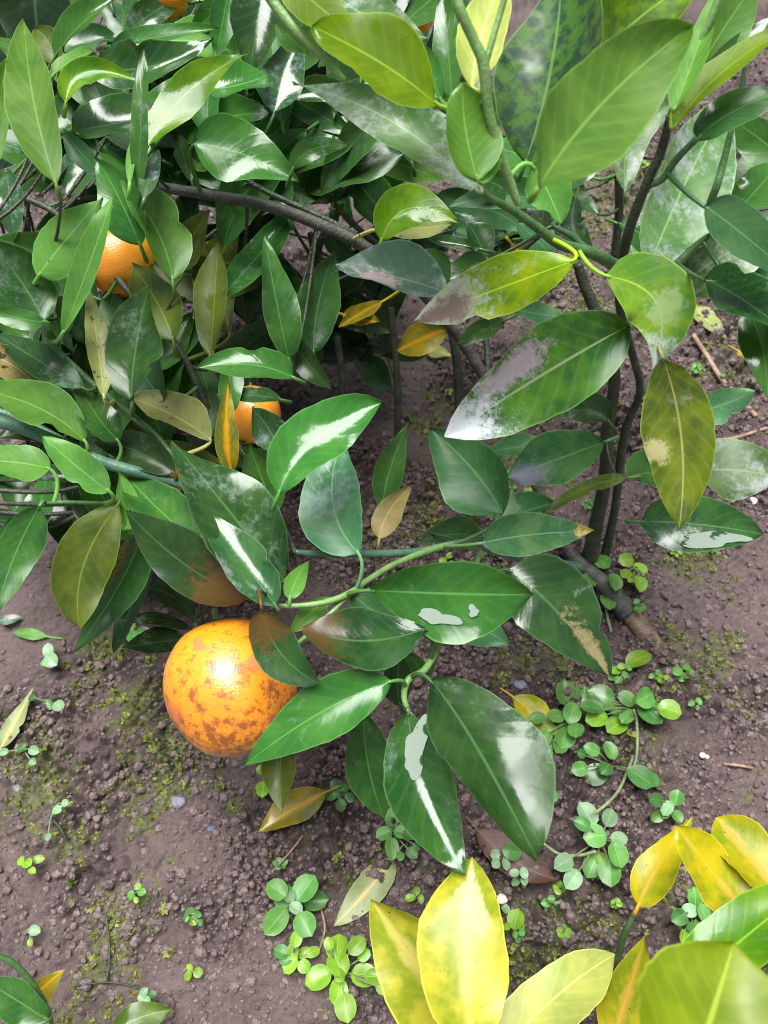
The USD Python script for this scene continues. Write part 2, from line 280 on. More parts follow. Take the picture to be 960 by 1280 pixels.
# ------------------------------------------------------------------ fruit material
N = {'tc': ('texture_coordinate', {}), 'g': ('geometry', {}),
     'n1': ('noise_texture', {'scale': 14, 'detail': 3}), 'm1': mr(0.35, 0.65), 'x1': ('mix', {'color1': (0.80, 0.215, 0.005), 'color2': (0.86, 0.31, 0.010)}),
     'n2': ('noise_texture', {'scale': 170, 'detail': 6, 'roughness': 0.65}), 'sx': ('separate_xyz', {}), 'ml': ('map_range', {'from_min': 0.028, 'from_max': -0.03, 'to_min': -0.06, 'to_max': 0.12, 'clamp': True}),
     'ad': ('math', {'math_type': 'add'}), 'm2': mr(0.53, 0.68, 0.0, 0.85), 'x2': ('mix', {'color2': (0.20, 0.055, 0.010)}),
     'n3': ('noise_texture', {'scale': 330, 'detail': 4, 'roughness': 0.7}), 'm3': mr(0.545, 0.66, 0.0, 0.75), 'x3': ('mix', {'color2': (0.30, 0.075, 0.012)}),
     'n4': ('noise_texture', {'scale': 62, 'detail': 1}), 'm4': mr(0.62, 0.67, 0.0, 0.55), 'x4': ('mix', {'color2': (0.55, 0.11, 0.07)}),
     'v': ('voronoi_texture', {'feature': 'f1', 'scale': 900}), 'bp': ('bump', {'distance': 0.0006, 'strength': 0.22}),
     'p': ('principled_bsdf', {'roughness': 0.30, 'specular_ior_level': 0.6, 'coat_weight': 0.7, 'coat_roughness': 0.42, 'coat_ior': 1.55, 'subsurface_weight': 0.08, 'subsurface_scale': 0.003})}
Lk = [('g.position', 'n1.vector'), ('n1.fac', 'm1.value'), ('m1.result', 'x1.fac'), ('g.position', 'n2.vector'), ('tc.object', 'sx.vector'), ('sx.z', 'ml.value'), ('n2.fac', 'ad.value1'), ('ml.result', 'ad.value2'),
      ('ad.value', 'm2.value'), ('m2.result', 'x2.fac'), ('x1.color', 'x2.color1'), ('g.position', 'n3.vector'), ('n3.fac', 'm3.value'), ('m3.result', 'x3.fac'), ('x2.color', 'x3.color1'),
      ('g.position', 'n4.vector'), ('n4.fac', 'm4.value'), ('m4.result', 'x4.fac'), ('x3.color', 'x4.color1'), ('x4.color', 'p.base_color'), ('g.position', 'v.vector'), ('v.distance', 'bp.height'), ('bp.normal', 'p.normal')]
MATS['orange_peel'] = usdkit.material(stage, '/World/Looks/orange_peel', N, Lk, surface='p.BSDF')

N2 = {k: v for k, v in N.items() if k in ('tc', 'g', 'n1', 'm1', 'x1', 'n3', 'v', 'bp', 'p')} | {'m3': mr(0.62, 0.72, 0.0, 0.5), 'x3': ('mix', {'color2': (0.45, 0.12, 0.015)})}
N2['x1'] = ('mix', {'color1': (0.85, 0.26, 0.006), 'color2': (0.90, 0.36, 0.012)})
MATS['orange_clean'] = usdkit.material(stage, '/World/Looks/orange_clean', N2, [('g.position', 'n1.vector'), ('n1.fac', 'm1.value'), ('m1.result', 'x1.fac'), ('g.position', 'n3.vector'), ('n3.fac', 'm3.value'), ('m3.result', 'x3.fac'), ('x1.color', 'x3.color1'), ('x3.color', 'p.base_color'), ('g.position', 'v.vector'), ('v.distance', 'bp.height'), ('bp.normal', 'p.normal')], surface='p.BSDF')

# ------------------------------------------------------------------ ground
def axis_coords(lo, hi, step, far):
    c = np.arange(lo, hi + step / 2, step)
    g, s = [], step
    a = hi
    while a < far:
        s *= 1.35; a += s; g.append(a)
    g2, s, a = [], step, lo
    while a > -far:
        s *= 1.35; a -= s; g2.append(a)
    return np.concatenate([g2[::-1], c, g])


gx = axis_coords(-0.30, 0.30, 0.0012, 0.30)
w_ = np.arange(0.302, 0.55, 0.0021)
gx = np.concatenate([-w_[::-1], gx, w_])
e_, a_, s_ = [], gx[-1], 0.0021
while a_ < 60:
    s_ *= 1.35; a_ += s_; e_.append(a_)
gx = np.concatenate([-np.array(e_)[::-1], gx, e_])
e_, a_, s_ = [], -0.06, 0.0021
while a_ > -60:
    s_ *= 1.35; a_ -= s_; e_.append(a_)
gy = np.concatenate([e_[::-1], np.arange(-0.06, 0.36, 0.0012), np.arange(0.3612, 0.60, 0.0017), np.arange(0.6017, 0.95, 0.0027)])
a_, s_ = gy[-1], 0.003
ext = []
while a_ < 60:
    s_ *= 1.3; a_ += s_; ext.append(a_)
gy = np.concatenate([gy, ext])
X, Y = np.meshgrid(gx, gy)
pts2 = np.stack([X.ravel(), Y.ravel()], 1)


def vnoise(p2, s, seed, oct=4):
    return meshkit.fbm(np.stack([p2[:, 0] * s, p2[:, 1] * s, np.zeros(len(p2))], 1), oct, seed)


def smooth01(x, a, b):
    t = np.clip((x - a) / (b - a), 0, 1)
    return t * t * (3 - 2 * t)


def pathmask(p2):
    """1 where the mud is trodden smooth, 0 where it is crumbly."""
    m = 0.75 * smooth01(vnoise(p2, 9, 5, 3), 0.56, 0.70)
    for (x, y, r, s) in ((330, 945, 0.035, .8), (210, 1040, 0.05, .7), (40, 720, 0.11, 1.0), (70, 700, 0.10, 1.0), (900, 760, 0.08, .8), (930, 720, 0.08, .8), (870, 960, 0.05, .6)):
        c = PH(x, y)[:2]
        d = np.hypot(p2[:, 0] - c[0], p2[:, 1] - c[1])
        m = np.maximum(m, s * (1 - smooth01(d, r * 0.4, r)))
    return m


near = (np.abs(pts2[:, 0]) < 0.62) & (pts2[:, 1] > -0.12) & (pts2[:, 1] < 1.15)
fade = (1 - smooth01(np.abs(pts2[:, 0]), 0.5, 0.62)) * (1 - smooth01(pts2[:, 1], 1.0, 1.15)) * smooth01(pts2[:, 1], -0.12, -0.05)
q = pts2[near]
z = np.zeros(len(pts2))
smoothm = pathmask(q)
def cells(p2, n, seed, warp, wf):
    """Aggregates of soil: (distance to the crack between two clods, a random number of the clod)."""
    r = np.random.default_rng(seed)
    c = r.uniform([-0.66, -0.16], [0.66, 1.2], (n, 2))
    pw = p2 + warp * np.column_stack([vnoise(p2, wf, seed, 2) - 0.5, vnoise(p2, wf, seed + 1, 2) - 0.5])
    d, i = cKDTree(c).query(pw, k=2)
    return d[:, 1] - d[:, 0], r.uniform(0, 1, n)[i[:, 0]], d[:, 0]


e1, h1, d1 = cells(q, 26000, 41, 0.006, 160)
e2, h2, d2 = cells(q, 105000, 42, 0.003, 330)
zn = 0.016 * (vnoise(q, 7, 1, 3) - 0.5) + 0.012 * (vnoise(q, 28, 2, 3) - 0.5) + 0.007 * (vnoise(q, 90, 12, 3) - 0.5) * (1 - 0.5 * smoothm) + 0.0034 * (vnoise(q, 300, 13, 3) - 0.5)
rough_amt = (1 - 0.80 * smoothm) * (0.45 + 0.55 * smooth01(vnoise(q, 20, 15, 3), 0.36, 0.60))
zn += rough_amt * (0.0085 * (smooth01(e1, 0.0, 0.0034) - 0.6) * (0.25 + h1) + 0.0050 * (h1 - 0.4) + 0.0046 * (smooth01(e2, 0.0, 0.0020) - 0.6) * (0.3 + h2) + 0.0026 * (h2 - 0.4))
z[near] = zn * fade[near]
tree2 = cKDTree(q)
znear = z[near]


def gz(x, y):
    return float(znear[tree2.query([x, y])[1]])


def gz_many(p2):
    return znear[tree2.query(p2)[1]]


moss_seed = [(250, 830, .05), (180, 870, .05), (240, 960, .035), (190, 1000, .035), (120, 830, .04), (215, 930, .05), (290, 720, .03), (240, 740, .03), (90, 1060, .04), (160, 1130, .03), (60, 1000, .04), (340, 1130, .02), (140, 1190, .03), (700, 1200, .05), (640, 1180, .05), (800, 940, .03), (690, 830, .03), (650, 830, .03), (120, 1250, .03), (170, 1020, .03), (430, 1080, .02),
             (660, 560, .07), (610, 640, .06), (780, 250, .12), (870, 700, .05), (740, 370, .1), (560, 520, .06), (930, 440, .08), (850, 1120, .03), (520, 640, .06), (30, 950, .05), (880, 830, .05), (300, 1010, .02), (620, 600, .05)]


def mossmask(p2):
    m = np.zeros(len(p2))
    for (x, y, r) in moss_seed:
        c = PH(x, y)[:2]
        m = np.maximum(m, 1 - smooth01(np.hypot(p2[:, 0] - c[0], p2[:, 1] - c[1]), r * 0.2, r))
    n = vnoise(p2, 42, 21, 4)
    n2 = vnoise(p2, 150, 22, 3)
    return smooth01(0.55 * m + 0.9 * (n - 0.5) + 1.3 * (n2 - 0.5), 0.28, 0.62)


mossv = np.zeros(len(pts2)); mossv[near] = mossmask(q)
smv = np.full(len(pts2), 0.5); smv[near] = smoothm
nx_, ny_ = len(gx), len(gy)
idx = np.arange(nx_ * ny_).reshape(ny_, nx_)
quads = np.stack([idx[:-1, :-1], idx[:-1, 1:], idx[1:, 1:], idx[1:, :-1]], -1).reshape(-1, 4)
gf = np.vstack([quads[:, [0, 1, 2]], quads[:, [0, 2, 3]]])
gv = np.column_stack([pts2, z])
N = {'g': ('geometry', {}), 'st': ('uvmap', {'attribute': 'st'}), 'sx': ('separate_xyz', {}),
     'n1': ('noise_texture', {'scale': 22, 'detail': 5, 'roughness': 0.6}), 'm1': mr(0.32, 0.68), 'x1': ('mix', {'color1': (0.064, 0.044, 0.041), 'color2': (0.140, 0.099, 0.094)}),
     'n2': ('noise_texture', {'scale': 420, 'detail': 4, 'roughness': 0.7}), 'm2': mr(0.3, 0.7, 0.70, 1.22, 'linear'), 'hs': ('hsv', {}),
     'xs': ('mix', {'color2': (0.172, 0.124, 0.120)}), 'sf': ('math', {'math_type': 'multiply', 'value2': 0.60}),
     'n3': ('noise_texture', {'scale': 300, 'detail': 4}), 'm3': mr(0.35, 0.65), 'mc': ('mix', {'color1': (0.060, 0.072, 0.020), 'color2': (0.155, 0.185, 0.045)}), 'mf': ('math', {'math_type': 'multiply', 'value2': 0.62}), 'xm': ('mix', {}),
     'nw': ('noise_texture', {'scale': 30, 'detail': 3}), 'rw': mr(0.40, 0.62, 0.62, 0.36), 'nb': ('noise_texture', {'scale': 900, 'detail': 4, 'roughness': 0.7}), 'bp': ('bump', {'distance': 0.0020, 'strength': 0.85}),
     'p': ('principled_bsdf', {'specular_ior_level': 0.42})}
Lk = [('st.UV', 'sx.vector'), ('g.position', 'n1.vector'), ('n1.fac', 'm1.value'), ('m1.result', 'x1.fac'), ('g.position', 'n2.vector'), ('n2.fac', 'm2.value'), ('m2.result', 'hs.value'),
      ('sx.y', 'sf.value1'), ('sf.value', 'xs.fac'), ('x1.color', 'xs.color1'), ('xs.color', 'hs.color'), ('g.position', 'n3.vector'), ('n3.fac', 'm3.value'), ('m3.result', 'mc.fac'), ('sx.x', 'mf.value1'), ('mf.value', 'xm.fac'), ('hs.color', 'xm.color1'), ('mc.color', 'xm.color2'),
      ('xm.color', 'p.base_color'), ('g.position', 'nw.vector'), ('nw.fac', 'rw.value'), ('rw.result', 'p.roughness'), ('g.position', 'nb.vector'), ('nb.fac', 'bp.height'), ('bp.normal', 'p.normal')]
MATS['soil'] = usdkit.material(stage, '/World/Looks/soil', N, Lk, surface='p.BSDF')
gm = obj('ground', (gv, gf), 'soil', uv=np.column_stack([mossv, smv]))
tag(gm, 'damp purple-brown crumbly soil with smooth muddy patches under the citrus', 'soil', kind='structure')
N = {'oi': ('object_info', {}), 'g': ('geometry', {}), 'n': ('noise_texture', {'scale': 500, 'detail': 3}), 'a': ('math', {'math_type': 'add'}), 'm': mr(0.35, 1.35, 0, 1, 'linear'),
     'x': ('mix', {'color1': (0.064, 0.045, 0.042), 'color2': (0.165, 0.118, 0.113)}), 'bp': ('bump', {'distance': 0.001, 'strength': 0.6}), 'p': ('principled_bsdf', {'roughness': 0.55})}
MATS['crumb'] = usdkit.material(stage, '/World/Looks/crumb', N, [('oi.random', 'a.value1'), ('g.position', 'n.vector'), ('n.fac', 'a.value2'), ('a.value', 'm.value'), ('m.result', 'x.fac'), ('x.color', 'p.base_color'), ('n.fac', 'bp.height'), ('bp.normal', 'p.normal')], surface='p.BSDF')
N = {'oi': ('object_info', {}), 'x': ('mix', {'color1': (0.110, 0.140, 0.025), 'color2': (0.340, 0.380, 0.085)}), 'p': ('principled_bsdf', {'roughness': 0.6}), 't': ('translucent_bsdf', {}), 'mc': ('mix_closure', {'fac': 0.25})}
MATS['moss'] = usdkit.material(stage, '/World/Looks/moss', N, [('oi.random', 'x.fac'), ('x.color', 'p.base_color'), ('x.color', 't.color'), ('p.BSDF', 'mc.closure1'), ('t.BSDF', 'mc.closure2')], surface='mc.closure')


def lump(seed, sub=1, amp=0.75):
    m = trimesh.creation.icosphere(sub, 1.0)
    v = np.array(m.vertices)
    n = meshkit.fbm(v * 1.3 + seed * 7.1, 3, seed)
    return v * (0.62 + amp * n)[:, None] * (1 + 0.22 * (np.random.default_rng(seed).uniform(0, 1, (len(v), 1)) - 0.5)) * np.array([1, 0.85, 0.75]), np.array(m.faces)


def tuft(seed):
    r = np.random.default_rng(seed)
    parts = []
    for k in range(9):
        a, el, ln = r.uniform(0, 6.28), r.uniform(0.3, 1.3), r.uniform(0.6, 1.2)
        d = np.array([math.cos(a) * math.cos(el), math.sin(a) * math.cos(el), math.sin(el)])
        s = np.array([-math.sin(a), math.cos(a), 0]) * 0.26
        o = d * ln
        parts.append((np.array([o * 0.15, o * 0.55 + s, o + [0, 0, 0.08], o * 0.55 - s]), np.array([[0, 1, 2], [0, 2, 3]])))
    return join(parts)


def scatter(name, protos, mat, pos, scale, label, cat, normals_up=0.5, smooth=True):
    pi = UsdGeom.PointInstancer.Define(stage, numbered('/World/' + name))
    tag(pi, label, cat, kind='stuff')
    for k, m in enumerate(protos):
        pr = usdkit.mesh(stage, f'{pi.GetPath()}/piece_{k + 1:03d}', m, MATS[mat], smooth=smooth)
        pr.CreateDoubleSidedAttr(True)
        pi.GetPrototypesRel().AddTarget(pr.GetPath())
    n = len(pos)
    pi.CreateProtoIndicesAttr(Vt.IntArray.FromNumpy(rng.integers(0, len(protos), n).astype(np.int32)))
    pi.CreatePositionsAttr(Vt.Vec3fArray.FromNumpy(pos.astype(np.float32)))
    pi.CreateScalesAttr(Vt.Vec3fArray.FromNumpy((np.asarray(scale)[:, None] * np.ones(3)).astype(np.float32)))
    a = rng.uniform(0, 2 * np.pi, n); t = rng.normal(0, normals_up, n); b = rng.uniform(0, 2 * np.pi, n)
    q1 = [Gf.Rotation(Gf.Vec3d(math.cos(bb), math.sin(bb), 0), math.degrees(tt)) for bb, tt in zip(b, t)]
    qs = []
    for k in range(n):
        r = Gf.Rotation(Gf.Vec3d(0, 0, 1), math.degrees(a[k])) * q1[k]
        qq = r.GetQuat(); im = qq.GetImaginary()
        qs.append(Gf.Quath(qq.GetReal(), im[0], im[1], im[2]))
    pi.CreateOrientationsAttr(Vt.QuathArray(qs))
    return pi


def inview(p2, margin=60):
    v = np.column_stack([p2, np.zeros(len(p2))]) - CAM
    d = v @ FW
    x, y = 480 + F * (v @ RT) / d, 640 - F * (v @ UP) / d
    return (d > 0.05) & (x > -margin) & (x < 960 + margin) & (y > -margin) & (y < 1280 + margin)


c = rng.uniform([-0.55, -0.02], [0.55, 0.95], (300000, 2))
c = c[inview(c)]
keep = rng.uniform(0, 1, len(c)) < (1 - 0.93 * pathmask(c)) * (0.30 + 0.70 * smooth01(vnoise(c, 26, 31, 4), 0.38, 0.56)) * np.where(c[:, 1] > 0.6, 0.5, 1)
c = c[keep]
s = rng.lognormal(math.log(0.00085), 0.55, len(c)).clip(0.0004, 0.0034)
scatter('soil_crumbs', [lump(k, 2) for k in range(8)], 'crumb', np.column_stack([c, gz_many(c) + s * 0.05]), s, 'loose purple-brown crumbs of soil strewn over the ground', 'soil crumbs', 1.2, smooth=False)
c = rng.uniform([-0.55, -0.02], [0.55, 0.95], (110000, 2))
c = c[inview(c)]
c = c[rng.uniform(0, 1, len(c)) < mossmask(c) * 0.75]
s = rng.lognormal(math.log(0.0021), 0.35, len(c)).clip(0.0009, 0.0045)
scatter('moss', [tuft(k) for k in range(6)], 'moss', np.column_stack([c, gz_many(c) - s * 0.1]), s, 'yellow-green moss in scattered patches on the damp soil', 'moss', 0.4, smooth=False)

# ------------------------------------------------------------------ leaf geometry
UPC = np.array([0, UP[2], -FW[2]])        # world up in camera axes (x right, y image up, z towards the camera)


def profile(t, peak=0.45, tipn=0.95, basen=0.62):
    w = t ** basen * np.clip(1 - t, 0, 1) ** tipn
    tt = np.linspace(0.001, 0.999, 400)
    return w / (tt ** basen * (1 - tt) ** tipn).max()


def leaf_mesh(spine, width, d, n=None, fold=None, curl=None, asym=0.0, seed=0, glare=False, tipn=0.98, basen=0.72, wave=0.075, nt=18, nc=10, bite=None):
    """A leaf blade seen with its spine over the given picture points, of apparent width `width`, lying about the plane through depth d with normal n (camera axes); returns (v, f, uv, base, direction)."""
    r = np.random.default_rng(seed + 1000)
    if curl is None:
        curl = r.uniform(-0.12, 0.10)
    sp_ = np.asarray(spine, float).reshape(-1, 2)
    if len(sp_) == 3:                                          # a quadratic curve through the middle point
        p0, pm, p1 = sp_
        ctrl = 2 * pm - 0.5 * (p0 + p1)
        t = np.linspace(0, 1, nt)[:, None]
        s2 = (1 - t) ** 2 * p0 + 2 * t * (1 - t) * ctrl + t * t * p1
    else:
        s2 = catmull(sp_, 6); k = np.linspace(0, len(s2) - 1, nt); i0 = np.floor(k).astype(int).clip(0, len(s2) - 2)
        s2 = s2[i0] + (s2[i0 + 1] - s2[i0]) * (k - i0)[:, None]
    rays = np.column_stack([(s2[:, 0] - 480) / F, (640 - s2[:, 1]) / F, -np.ones(len(s2))])
    mid = rays[nt // 2]
    view = -mid / np.linalg.norm(mid)
    half = view + UPC; half /= np.linalg.norm(half)
    if n is None:
        if glare:
            o = r.normal(0, 0.13 if glare is True else 0.02, 3)
        else:
            a = r.uniform(0, 2 * np.pi); e1 = np.cross(half, [1.0, 0, 0]); e1 /= np.linalg.norm(e1); e2 = np.cross(half, e1)
            m_ = r.uniform(0.32, 0.60); o = m_ * (math.cos(a) * e1 + math.sin(a) * e2)
        n = half + o
    else:
        n = np.array([n[0], n[1], 1.0])
    n = n / np.linalg.norm(n)
    if n @ view < 0.45:
        n = n + view * 0.5; n /= np.linalg.norm(n)
    pm_ = mid * d
    dep = (pm_ @ n) / (rays @ n)
    t = np.linspace(0, 1, nt)
    L0 = np.linalg.norm(rays[-1] * dep[-1] - rays[0] * dep[0])
    dep = dep + curl * L0 * (2 * t - 1) ** 2
    S = rays * dep[:, None]
    T = np.gradient(S, axis=0); T /= np.linalg.norm(T, axis=1, keepdims=True)
    B = np.cross(n[None], T); B /= np.linalg.norm(B, axis=1, keepdims=True)
    NN = np.cross(T, B)
    # half width such that the projected width comes out as asked
    proj = B - rays * (-(B[:, 2:3]))                            # change of picture position per metre across
    T2 = np.gradient(s2, axis=0); T2 /= np.linalg.norm(T2, axis=1, keepdims=True)
    P2 = np.column_stack([-T2[:, 1], T2[:, 0]])
    across = np.abs((np.column_stack([proj[:, 0], -proj[:, 1]]) * P2).sum(1)) * F / dep
    across = np.maximum(across, 0.35 * F / dep)
    tipn *= r.uniform(0.80, 1.15); basen *= r.uniform(0.85, 1.25)
    asym = asym + r.normal(0, 0.07)
    ml_ = [1 + 0.045 * np.array([math.sin(a * 6 + p_) + 0.6 * math.sin(a * 13 + 2 * p_) for a in t]) * (t * (1 - t) * 4) ** 0.5 for p_ in r.uniform(0, 6.28, 2)]
    if bite is None and r.uniform() < 0.16:
        bite = (r.uniform(0.25, 0.85), r.choice([-1, 1]), r.uniform(0.05, 0.09))
    w = profile(t, tipn=tipn, basen=basen) * width / 2 / np.mean(across)
    if fold is None:
        fold = r.uniform(0.06, 0.50)
    v_ = np.linspace(-1, 1, nc + 1)
    ph = r.uniform(0, 6.28, 4)
    V, UV = [], []
    R = width / 2 / np.mean(across)
    for i in range(nt):
        for vv in v_:
            ser = 1 + 0.018 * math.sin(vv * 3 + i * 2.4 + ph[0]) * (abs(vv) > 0.9)
            side = vv * w[i] * ser * ml_[int(vv > 0)][i] * (1 + asym * np.sign(vv))
            if bite and abs(t[i] - bite[0]) < bite[2] and vv * bite[1] > 0.5:
                side *= 1 - 0.30 * (1 - ((t[i] - bite[0]) / bite[2]) ** 2) * (abs(vv) - 0.5) * 2
            lift = (abs(vv) ** 1.7) * w[i] * fold + wave * R * vv * abs(vv) * math.sin(t[i] * 8 + ph[1] + (vv > 0) * ph[2]) * 2 + 0.05 * R * (1 - vv * vv) * math.sin(t[i] * 5 + ph[3]) * 0.4
            V.append(S[i] + B[i] * side + NN[i] * lift)
            UV.append((t[i], vv / 2 + 0.5))
    V = np.array(V)
    W = CAM + V[:, 0:1] * RT + V[:, 1:2] * UP - V[:, 2:3] * FW
    k = nc + 1
    i, j = np.meshgrid(np.arange(nt - 1), np.arange(nc), indexing='ij')
    qd = np.stack([i * k + j, i * k + j + 1, (i + 1) * k + j + 1, (i + 1) * k + j], -1).reshape(-1, 4)
    f = np.vstack([qd[:, [0, 1, 2]], qd[:, [0, 2, 3]]])
    tow = lambda a: a[0] * RT + a[1] * UP - a[2] * FW
    return W, f, np.array(UV), CAM + tow(S[0]), tow(T[0])


# ------------------------------------------------------------------ plants: branches first, then leaves
TREES = {
    'R': thing('citrus_tree', 'young citrus tree with dark, dusty and wet leaves on thin stems right of centre', 'citrus tree'),
    'L': thing('citrus_tree', 'citrus tree whose bluish green leafy branches reach in from the left edge', 'citrus tree'),
    'T': thing('citrus_tree', 'citrus tree with big pale-backed leaves hanging close overhead at the top right', 'citrus tree'),
    'Y': thing('citrus_sapling', 'citrus sapling with yellow and lime mottled leaves at the bottom right', 'citrus sapling'),
    'B': thing('citrus_sapling', 'small citrus shoot with a green and a yellow leaf in the bottom left corner', 'citrus sapling'),
}
SAMPLES = {k: [] for k in TREES}
PT = {k: [] for k in TREES}


def branch(tree, pts, mat, name='branch', sides=9, rough=0.10):
    """pts: (x, y, depth, diameter in pixels)"""
    p = np.array([P(x, y, d) for x, y, d, r in pts]); r = np.array([[rr / 2 * d / F] for x, y, d, rr in pts])
    pr = catmull(np.hstack([p, r]), 8)
    m = tube(pr[:, :3], np.maximum(pr[:, 3], 0.0004), sides, rough, seed=len(SAMPLES[tree]))
    obj(name, m, mat, TREES[tree])
    SAMPLES[tree].append(pr)


gd = gdepth
# right tree
branch('R', [(733, 722, gd(0, 722) + .004, 22), (744, 660, .535, 18), (756, 600, .50, 17), (759, 540, .47, 16), (768, 470, .44, 15), (752, 410, .42, 15), (730, 355, .41, 14), (722, 330, .405, 12)], 'bark_dark', 'stem')
branch('R', [(752, 712, gd(0, 712) + .004, 12), (768, 640, .525, 11), (776, 570, .49, 11), (784, 530, .47, 11), (800, 490, .45, 10), (790, 440, .42, 10), (775, 385, .39, 11), (777, 335, .365, 12), (786, 290, .345, 13), (808, 230, .325, 12), (826, 190, .315, 12), (838, 145, .30, 11)], 'bark_dark', 'stem')
branch('R', [(835, 828, gd(0, 828) + .008, 24), (800, 785, gd(0, 785) - .002, 26), (775, 750, gd(0, 750) - .008, 23)], 'bark_root', 'root')
branch('R', [(786, 768, gd(0, 768) - .004, 30), (760, 735, gd(0, 735) - .012, 24), (705, 680, .55, 14), (650, 560, .535, 14), (604, 468, .525, 14), (556, 398, .50, 13), (500, 340, .46, 14), (440, 300, .43, 15), (350, 262, .415, 15), (270, 245, .41, 14), (200, 234, .41, 13)], 'bark_brown')
branch('R', [(478, 322, .452, 6), (440, 292, .432, 8), (390, 266, .425, 8), (330, 238, .42, 7), (290, 212, .418, 5)], 'bark_dark')
branch('R', [(776, 338, .37, 15), (745, 318, .355, 15), (700, 305, .345, 14), (672, 285, .335, 12), (640, 262, .325, 11), (610, 245, .315, 9), (590, 215, .31, 6)], 'twig_green')
branch('R', [(772, 330, .366, 11), (735, 312, .375, 9), (715, 295, .385, 8), (690, 282, .39, 6)], 'twig_green')
branch('R', [(777, 352, .37, 12), (800, 345, .365, 12), (835, 338, .355, 11), (865, 312, .35, 10), (885, 295, .345, 8)], 'twig_green')
branch('R', [(808, 232, .327, 10), (828, 224, .32, 9), (845, 200, .315, 9), (872, 172, .31, 8)], 'twig_green')
branch('R', [(852, 360, .43, 8), (862, 325, .42, 9), (880, 272, .405, 9), (895, 235, .39, 10), (905, 200, .385, 9), (922, 130, .37, 6), (932, 80, .36, 5)], 'twig_green')
branch('R', [(735, 712, .555, 14), (700, 706, .53, 13), (650, 698, .49, 11), (605, 684, .44, 11), (580, 678, .42, 10), (520, 690, .40, 10), (460, 692, .385, 10), (400, 692, .375, 9), (370, 690, .37, 6)], 'twig_blue')
branch('R', [(600, 684, .435, 9), (560, 682, .41, 9), (500, 702, .39, 8), (460, 725, .375, 8), (440, 740, .365, 9), (410, 752, .358, 8), (375, 757, .355, 7), (340, 757, .353, 6)], 'twig_pale')
branch('R', [(600, 690, .43, 7), (585, 740, .40, 7), (556, 792, .365, 8), (546, 812, .355, 9), (530, 838, .345, 9), (510, 850, .34, 9), (505, 872, .338, 8), (512, 890, .338, 5)], 'twig_pale')
branch('R', [(440, 740, .365, 6), (410, 770, .36, 6), (382, 796, .36, 6), (368, 808, .366, 8)], 'twig_pale')
for i, (x0, y0, x1, y1, w) in enumerate([(562, 398, 574, 520, 12), (574, 520, 588, 660, 11), (606, 400, 606, 530, 8), (488, 385, 497, 560, 9), (421, 420, 426, 520, 9), (620, 170, 612, 330, 6), (772, 190, 768, 330, 11), (588, 200, 600, 330, 6), (398, 300, 388, 420, 7), (640, 300, 600, 180, 6)]):
    d0, d1 = .52 + .02 * (i % 3), .56 + .02 * (i % 2)
    branch('R', [(x0, y0, d0, w), ((x0 + x1) / 2 + 4, (y0 + y1) / 2, (d0 + d1) / 2, w), (x1, y1, d1, w * 1.05)], 'bark_dark', 'stem')
branch('R', [(297, 120, .46, 7), (325, 140, .455, 9), (345, 155, .45, 9), (375, 190, .45, 9), (402, 235, .455, 7), (440, 278, .465, 7), (480, 312, .48, 6)], 'bark_dark')
branch('R', [(388, 292, .50, 8), (394, 330, .52, 9), (392, 360, .54, 9)], 'bark_dark')
branch('R', [(375, 298, .50, 4), (392, 325, .515, 5)], 'bark_dark'); branch('R', [(405, 296, .50, 4), (396, 328, .516, 5)], 'bark_dark')
# left tree
branch('L', [(-30, 520, .36, 18), (20, 533, .365, 17), (80, 556, .37, 16), (130, 578, .375, 15), (180, 592, .38, 14), (222, 604, .385, 12), (262, 622, .39, 8)], 'twig_blue')
branch('L', [(-20, 508, .38, 9), (30, 525, .385, 9), (70, 545, .387, 8), (100, 562, .385, 6)], 'twig_blue')
branch('L', [(-20, 285, .37, 6), (12, 335, .37, 8), (40, 380, .37, 9), (60, 420, .372, 9), (75, 442, .375, 10), (105, 470, .378, 9), (135, 495, .38, 9), (165, 520, .382, 9), (195, 545, .385, 8), (218, 572, .385, 7)], 'twig_green')
branch('L', [(-20, 228, .44, 8), (30, 247, .44, 8), (72, 268, .44, 8), (100, 300, .44, 8), (125, 325, .44, 9), (145, 345, .44, 9), (164, 368, .44, 8), (200, 405, .445, 8), (232, 450, .45, 9), (268, 525, .455, 8)], 'bark_dark')
branch('L', [(215, 425, .43, 7), (235, 455, .435, 9), (255, 500, .44, 10), (272, 540, .445, 9)], 'bark_dark')
for k, (y0, y1) in enumerate([(612, 600), (628, 622), (640, 632), (655, 628), (600, 640)]):
    branch('L', [(-20, y0, .43 + .012 * k, 7), (60, y0 + 3, .435 + .012 * k, 6), (120, y1 + 4, .44 + .012 * k, 6), (150, y1, .44 + .012 * k, 4)], 'bark_dark', 'twig', 6)
branch('L', [(150, 630, .37, 5), (80, 628, .36, 6), (55, 630, .355, 5)], 'twig_green', 'twig', 6)
branch('L', [(0, 460, .42, 9), (70, 475, .42, 9), (120, 505, .42, 7)], 'bark_dark')
# overhead tree, its twigs close to the lens
branch('T', [(566, -40, .25, 12), (574, 8, .252, 13), (592, 50, .257, 14), (604, 80, .26, 15), (611, 140, .268, 13), (625, 190, .276, 12), (642, 240, .285, 11), (648, 256, .288, 9)], 'twig_pale')
branch('T', [(606, 84, .262, 9), (614, 55, .26, 8), (630, 0, .256, 8), (640, -40, .25, 8)], 'twig_pale')
branch('T', [(318, -30, .285, 12), (345, 8, .288, 13), (372, 40, .29, 15), (400, 68, .292, 10), (430, 100, .294, 8)], 'twig_pale')
branch('T', [(840, 142, .297, 10), (862, 80, .280, 9), (890, 20, .27, 9), (905, -30, .265, 9)], 'twig_pale')
